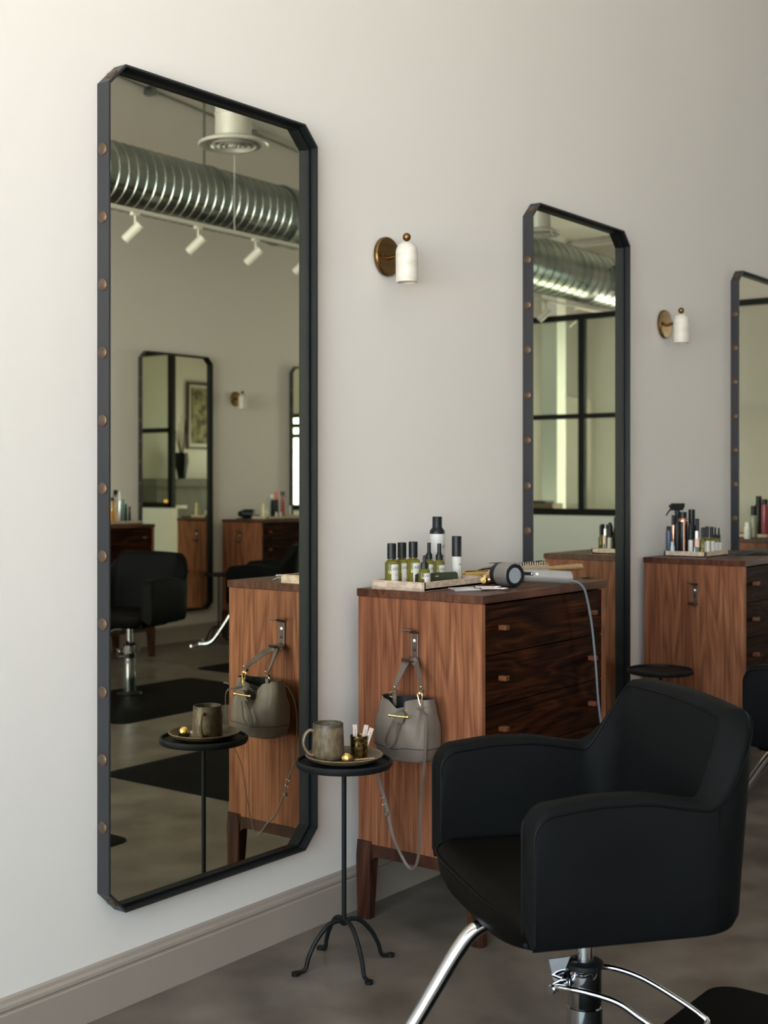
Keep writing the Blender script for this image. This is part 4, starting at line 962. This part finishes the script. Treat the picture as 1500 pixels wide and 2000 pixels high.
# dresser past the farthest mirror
tray('pale stone tray on the dresser seen in the farthest mirror', 7.25, 7.66, -.46, -.20, DH)
g5 = 'hair products seen in the farthest mirror'
def q5(px, y): return (MX(px, y), y, TZ1)
L = q5(1461, -.20-.04); can('small white jar in the farthest mirror', L, .022, h3(1020, L), M_white, M_white, .3, group=g5)
L = q5(1472, -.29); can('sage grey can with black cap in the farthest mirror', L, .020, h3(988, L), M_sage, M_cap, .3, group=g5)
L = q5(1482, -.41); can('tall black can behind the pink one in the farthest mirror', L, .022, h3(969, L), M_cap, M_cap, .2, group=g5)
L = q5(1494, -.31); can('tall pink can with black cap in the farthest mirror', L, .021, h3(975, L), M_pink, M_cap, .14, group=g5)
# ------------------------------------------------------------------ on the side table: plate, mug, tumbler, packets, chocolate
PZ = TH-.006
pl = thing('plate', 'round olive stoneware plate on the side table under the mug', 'plate', (TX+.002, TYY+.001, PZ))
MB().lathe([(0, .002), (.060, .002), (.064, 0), (.070, .002), (.095, .010), (.106, .0175), (.1085, .0215), (.1070, .0235), (.1045, .0225), (.100, .0165), (.090, .0095), (.080, .008), (0, .008)], 64).build('dish', M_plate, pl)
MB().lathe([(.1045, .0226), (.1070, .0238), (.1088, .0218)], 64, cap=False).build('rim', M_stoneL, pl)
PT = PZ+.008
def tb(px, py, z):                 # a point of the table height seen at px, py
    Z = (CAMZ-z)*FPX/(py-939); r = ray(px)*Z; return Vector((r.x, r.y+CAMY, z))
mc = Vector((TX-.022, TYY+.022, PT)); 
# keep the mug on its line of sight
mdist = TX*FWD.x+(TYY-CAMY)*FWD.y; mc = Vector((2.797, -.244, PT))
mg = thing('mug', 'speckled brown stoneware mug standing on the plate', 'mug', mc)
H = ZA(1412, mc.x, mc.y)-PT
MB().lathe([(0, 0), (.034, 0), (.041, .004), (.0445, .012), (.0450, .03), (.0440, H*.62), (.0425, H-.004), (.0415, H), (.0395, H), (.0385, H-.006), (.040, H*.5), (.039, .012), (0, .008)], 48).build('body', M_stone, mg)
MB().lathe([(.0428, H-.008), (.0424, H-.001), (.0405, H+.0009), (.0388, H-.001), (.0392, H-.012), (.0398, H*.55)], 48, cap=False).build('glazed_rim', M_stoneD, mg)
MB().lathe([(0, H*.80), (.0393, H*.80)], 40, cap=False).build('coffee', M_coffee, mg)
hdv = Vector((-RGT.x, -RGT.y, 0))*.92+Vector((-FWD.x, -FWD.y, 0))*.42; hdv.normalize()
P = [hdv*.041+Vector((0, 0, H*.80)), hdv*.055+Vector((0, 0, H*.84)), hdv*.069+Vector((0, 0, H*.72)), hdv*.0735+Vector((0, 0, H*.52)), hdv*.068+Vector((0, 0, H*.34)), hdv*.056+Vector((0, 0, H*.19)), hdv*.043+Vector((0, 0, H*.15))]
sdv = Vector((-hdv.y, hdv.x, 0))
pts = catmull(P, 6); mb = MB(); rings = []
for i, p_ in enumerate(pts):
    t_ = (pts[min(i+1, len(pts)-1)]-pts[max(i-1, 0)]).normalized(); q_ = t_.cross(sdv).normalized(); f_ = 1+.35*(abs(i/(len(pts)-1)-.5)*2)**3
    rings.append(mb.ring([p_+sdv*math.cos(2*pi*j/12)*.0062*f_+q_*math.sin(2*pi*j/12)*.0038*f_ for j in range(12)]))
for a, b in zip(rings, rings[1:]): mb.bridge(a, b)
mb.bm.faces.new(rings[0]); mb.bm.faces.new(rings[-1]); mb.build('handle', M_stoneL, mg)
MB().ball(hdv*.0445+Vector((0, 0, H*.15)), .0075, 14, (1, 1, .8)).build('handle_rivet', M_stoneL, mg)
tc_ = Vector((2.876, -.292, PT)); TRr = .0258
tu = thing('tumbler', 'small etched brass tumbler holding sugar packets on the plate', 'cup', tc_)
Ht = .0600
MB().lathe([(0, 0), (TRr-.004, 0), (TRr-.0025, .002), (TRr, Ht), (TRr-.0012, Ht), (TRr-.0036, .004), (0, .004)], 40).build('body', M_tumbler, tu)
for i, (dx, tilt, dy, lab_) in enumerate(((-.010, -.03, .004, 'leftmost upright paper sugar packet in the brass tumbler'), (.004, .20, .006, 'middle leaning paper sugar packet in the brass tumbler'), (.010, .33, -.004, 'rightmost leaning paper sugar packet in the brass tumbler'))):
    o = thing('sugar_packet', lab_, 'sugar packet', tc_+Vector((RGT.x*dx*.6, RGT.y*dx*.6, .006)), group='sugar packets in the tumbler')
    w_, h_ = .0125, .083-.004*(i == 2)
    R_ = Vector((RGT.x, RGT.y, 0)); U_ = (Vector((0, 0, 1))*math.cos(tilt)+R_*math.sin(tilt)).normalized(); S_v = R_*math.cos(tilt)-Vector((0, 0, 1))*math.sin(tilt); N_ = Vector((FWD.x, FWD.y, 0))
    base = Vector((0, 0, 0))+R_*(dx*.4)+N_*dy-R_*math.sin(tilt)*.03*0
    mb = MB(); P4 = []
    for (a, b) in ((-1, 0), (1, 0), (1.02, 1), (-.98, 1)): P4.append(base+S_v*a*w_/2+U_*b*h_)
    for q_ in (-1, 1):
        pass
    r0 = mb.ring([p_-N_*.0008 for p_ in P4]); r1 = mb.ring([p_+N_*.0008 for p_ in P4]); mb.bridge(r0, r1); mb.bm.faces.new(r0); mb.bm.faces.new(r1); mb.build('packet', M_paper, o, smooth=False)
    mb = MB()
    for k in range(4):
        c_ = base+U_*(h_*(.60+.07*k))+S_v*w_*.12-N_*.0011; ww = .0032; hh = .0022+.0006*(k % 2)
        mb.bm.faces.new(mb.ring([c_+S_v*a*ww/2+U_*b*hh/2 for a, b in ((-1, -1), (1, -1), (.6, 1), (-1, .7))]))
    mb.build('printed_mark', M_ink, o, smooth=False)
cc_ = Vector((2.779, -.326, PT))
ck = thing('wrapped_chocolate', 'ball shaped chocolate in gold foil on the plate before the tumbler', 'chocolate', cc_)
mb = MB(); mb.ball((0, 0, .0150), .0146, 28, (1, 1, .96))
for v_ in mb.bm.verts: v_.co *= 1+random.uniform(-.035, .035)
mb.build('foil_ball', M_foil, ck, ang=20)
mb = MB(); prof = []
r0 = mb.ring([((.0140+.0006*(i % 2))*math.cos(2*pi*i/40), (.0140+.0006*(i % 2))*math.sin(2*pi*i/40), .0) for i in range(40)]); r1 = mb.ring([((.0168+.0014*(i % 2))*math.cos(2*pi*i/40), (.0168+.0014*(i % 2))*math.sin(2*pi*i/40), .007) for i in range(40)]); mb.bridge(r0, r1); mb.bm.faces.new(r0)
mb.build('paper_cup', M_choc, ck, smooth=False)
# creamer pod standing behind the chocolate (shows in the mirror)
pc = cc_+Vector((.0245, .0185, 0)); pod = thing('creamer_pod', 'small silver lidded creamer cup beside the chocolate, seen in the mirror', 'creamer', pc)
MB().lathe([(0, 0), (.0105, 0), (.0130, .012), (.0148, .0125), (.0148, .0135), (0, .0135)], 24).build('cup', M_paper, pod)
MB().lathe([(0, .0137), (.0145, .0137), (.0140, .0145), (0, .0147)], 24).build('lid', M_silver, pod)
# flat brown stir stick lying in front of the tumbler
s0 = tb(693, 1484, PT+.003); s1 = tb(731, 1480.5, PT+.006)
mb = MB(); mb.tube([s0, (s0+s1)/2, s1], 0, 8, 4, flat=(lambda t: .010-.004*abs(t-.4), .003, (0, 0, 1)))
st = mb.build('stir_stick', M_wood, None, org=tuple(s0)); tag(st, 'flat light brown stir stick lying before the brass tumbler', 'stir stick')

# ------------------------------------------------------------------ the bucket bag
BX = 3.093                      # bag centre plane
def bpnt(px, py, x=None):          # point of the plane x seen at px,py
    x = BX if x is None else x; y = YX(px, x); return Vector((x, y, ZA(py, x, y)))
byc = -.302
bag = thing('handbag', 'taupe leather bucket bag with gold bar, hanging on the nearest dresser', 'handbag', (BX, byc, .53))
zb0, zt0 = .533, .712
def W_(t):  # half width by height fraction
    K = [(0, .082), (.06, .096), (.25, .104), (.5, .103), (.8, .094), (1, .087)]
    for (a, va), (b, vb) in zip(K, K[1:]):
        if t <= b: f = (t-a)/(b-a); f = f*f*(3-2*f); return va+(vb-va)*f
    return K[-1][1]
def D_(t): return .046+.010*math.sin(pi*min(1, t*1.3))-.016*max(0, t-.6)/.4
def bagp(t, a, sc=1.0):
    ca, sa = math.cos(a), math.sin(a); e = .62
    yy = W_(t)*sc*math.copysign(abs(ca)**e, ca); xx = D_(t)*sc*math.copysign(abs(sa)**e, sa)
    k = max(0, (t-.30)/.70)
    # vertical folds gathered at the draw string: image right of centre, on the room side (x negative)
    f = 0
    if sa < 0:
        u_ = -yy/ W_(t)                     # -1 picture left .. +1 picture right
        f = -.030*math.exp(-((u_-.02)/.10)**2)*k**1.2 + .016*math.exp(-((u_-.26)/.14)**2)*k + -.018*math.exp(-((u_-.62)/.14)**2)*k + .006*math.exp(-((u_+.5)/.3)**2)*k
    else: f = .006*math.cos(6*ca)*k
    xx += -f if sa < 0 else f
    u_ = -yy/W_(t)
    zt = zt0+.004*u_ - (.030*math.exp(-((u_+.12)/.28)**2) if sa < .2 else 0) + (.006 if u_ < -.8 else 0)
    if t < 0: t = 0
    z = zb0+(zt-zb0)*t
    return Vector((BX+xx, byc-(-yy)*1.0, z)) if False else Vector((BX+xx, byc+yy, z))
mb = MB(); rings = []; NA = 96
for t, s_ in [(0, .80), (0, .93), (.012, .98), (.03, 1.0)]+[(.03+.97*i/26, 1.0) for i in range(1, 27)]:
    rings.append(mb.ring([bagp(t, 2*pi*i/NA, s_) for i in range(NA)]))
for a, b in zip(rings, rings[1:]): mb.bridge(a, b)
mb.bm.faces.new(rings[0]); 
mb.build('body', M_bag, bag, world=True, ang=60)
mb = MB(); rings = []
for t, s_ in ((1.0, .985), (.9, .97), (.7, .93), (.5, .9)): rings.append(mb.ring([bagp(t, 2*pi*i/NA, s_) for i in range(NA)]))
for a, b in zip(rings, rings[1:]): mb.bridge(a, b)
mb.bm.faces.new(rings[-1]); mb.build('lining', M_lining, bag, world=True)
mb = MB(); mb.tube([bagp(.235, 2*pi*i/NA, 1.006) for i in range(NA)], .0010, 5, 1, smooth=False, closed=True); mb.build('seam', M_lining, bag, world=True)
# gold bar and its keeper tab
fx = BX-D_(.6)-.014
Ls = bpnt(761, 1397, fx); Rs = bpnt(796, 1401, fx)
mb = MB(); mb.cyl(Ls, Rs, .0028, 14); mb.ball(Ls, .0048, 14); mb.ball(Rs, .0052, 14); mb.build('gold_bar', M_gold, bag, world=True)
tcn = (Ls+Rs)/2
mb = MB(); Pn = [bpnt(px, py, fx-.001) for px, py in ((771, 1398), (772, 1392), (777, 1389.5), (784, 1389.5), (789, 1392.5), (791, 1398), (785, 1413), (764, 1410))]
a = mb.ring(Pn); b = mb.ring([p_+Vector((.005, 0, 0)) for p_ in Pn]); mb.bridge(a, b); mb.bm.faces.new(a); mb.bm.faces.new(b); mb.build('closure_tab', M_strap, bag, world=True, smooth=False)
mb = MB(); mb.tube([bpnt(px, py, fx-.006) for px, py in ((768, 1410), (760, 1422), (752, 1440), (751, 1452), (757, 1459), (765, 1456), (771, 1446), (773, 1432), (776, 1412))], 0, 8, 6, flat=(.0065, .003, (1, 0, 0))); mb.build('draw_cord', M_strap, bag, world=True)
mb = MB(); mb.tube([bpnt(px, py, fx+.006) for px, py in ((815, 1384), (821, 1383), (828, 1384))], .0028, 8, 4); mb.build('draw_cord', M_strap, bag, world=True)
# tiny stamped name on the base panel
me = text_mesh('STRATHBERRY', .0052, 'CENTER'); bm = bmesh.new(); bm.from_mesh(me)
lp = bpnt(758.5, 1465.5, BX-.055)
for v_ in bm.verts:
    y_ = lp.y-v_.co.x*1.0; u_ = (y_-byc)/W_(.15); dd = D_(.15)*(max(0, 1-abs(u_)**(2/.62)))**(.62/2)
    v_.co = Vector((BX-dd-.0006, y_, lp.z+v_.co.y))-bag.location
bm.to_mesh(me); bm.free(); link_mesh(me, 'lettering', M_gold, bag)
# top handle over the hook
hx = DX1-.024; apex = Vector((hx-.002, HY, .8135+.0045))
lft = bpnt(771, 1345, BX-.01); rgt = bpnt(822, 1345, BX-.01)
HP = [lft, bpnt(776, 1331, BX+.004), bpnt(786, 1307, BX+.026), bpnt(794, 1291, BX+.043), Vector((hx, HY+.022, .812)), apex, Vector((hx, HY-.020, .808)), bpnt(817, 1312, BX+.026), bpnt(822, 1332, BX+.006), rgt]
def hw(t): return .010+.015*math.sin(pi*t)**1.2*(1-.25*math.exp(-((t-.5)/.1)**2))
mb = MB(); mb.tube(HP, 0, 8, 8, flat=(hw, .0035, (lambda t: (-(1-math.exp(-((t-.5)/.13)**2))-.02, -.25*math.cos(pi*t), math.exp(-((t-.5)/.13)**2))))); mb.build('top_handle', M_strap, bag, world=True)
for c_, nmx in ((lft, 'l'), (rgt, 'r')):
    MB().box(c_+Vector((-.006, -.0085, -.012)), c_+Vector((.006, .0085, -.003)), .0015).build('strap_keeper', M_strap, bag, world=True)
    MB().ball(c_+Vector((-.004, -.003, .006)), .0024, 12).build('stud', M_silver, bag, world=True)
def ringlet(c, r, nrm, w=.0018, sz=1.0):
    nrm = Vector(nrm).normalized(); a = nrm.orthogonal().normalized(); b = nrm.cross(a)
    return MB().tube([c+a*r*math.cos(2*pi*i/14)+b*r*sz*math.sin(2*pi*i/14) for i in range(14)], w, 8, 2, closed=True)
ringlet(lft+Vector((-.003, .008, -.018)), .008, (1, .4, .2)).build('gold_ring', M_gold, bag, world=True)
MB().box(lft+Vector((-.003, -.006, -.050)), lft+Vector((.003, .006, -.016)), .001).build('side_tab', M_strap, bag, world=True)
# gold clip on the right
k0 = rgt+Vector((-.006, 0, -.016))
mb = MB(); mb.tube([k0+Vector((0, .008, 0)), k0+Vector((0, .006, -.006)), k0+Vector((0, -.002, -.030)), k0+Vector((0, -.006, -.030)), k0+Vector((0, -.009, 0)), k0+Vector((0, 0, .004))], .0020, 8, 5, closed=True)
mb.cyl(k0+Vector((0, -.004, -.032)), k0+Vector((0, -.004, -.044)), .0026, 10); mb.ball(k0+Vector((0, 0, .002)), .0062, 12, (.8, 1, 1)); mb.build('gold_clip', M_gold, bag, world=True)
# long strap: down from the clip in front of the bag, loop, and back up behind the table
fr_x = BX-.050
SP = [k0+Vector((-.004, -.005, -.042)), bpnt(829, 1400, fr_x), bpnt(831, 1430, fr_x-.003), bpnt(830, 1470, fr_x), bpnt(827, 1510, BX-.04), bpnt(822, 1560, BX-.02), bpnt(820, 1620, BX-.01), bpnt(818, 1665, BX), bpnt(813, 1688, BX), bpnt(805, 1696.5, BX),
      bpnt(795, 1690, BX), bpnt(782, 1667, BX), bpnt(770, 1640, BX+.01), bpnt(762, 1610, BX+.015), bpnt(756, 1580, BX+.02), bpnt(749, 1553, BX+.02), bpnt(742, 1530, BX+.022), bpnt(739.5, 1512, BX+.025), bpnt(748, 1490, BX+.034), bpnt(753, 1450, BX+.046), bpnt(755, 1400, BX+.044), bpnt(760, 1366, BX+.028), lft+Vector((.006, .010, -.020))]
def sw(t): return .0085 if t < .60 else .0105
mb = MB(); mb.tube(SP, 0, 8, 8, flat=(sw, .0026, (lambda t: (.75, .66, 0)))); mb.build('shoulder_strap', M_strap, bag, world=True)
for px, py in ((747.5, 1558), (750, 1571)):
    for s_ in (-1, 1): MB().ball(bpnt(px+s_*2.4, py-s_*.6, BX+.016), .0020, 10).build('stud', M_silver, bag, world=True)
kp = bpnt(755.5, 1590, BX+.018); MB().box(kp-Vector((.005, .007, .006)), kp+Vector((.005, .007, .006)), .001).build('strap_keeper', M_strap, bag, world=True)
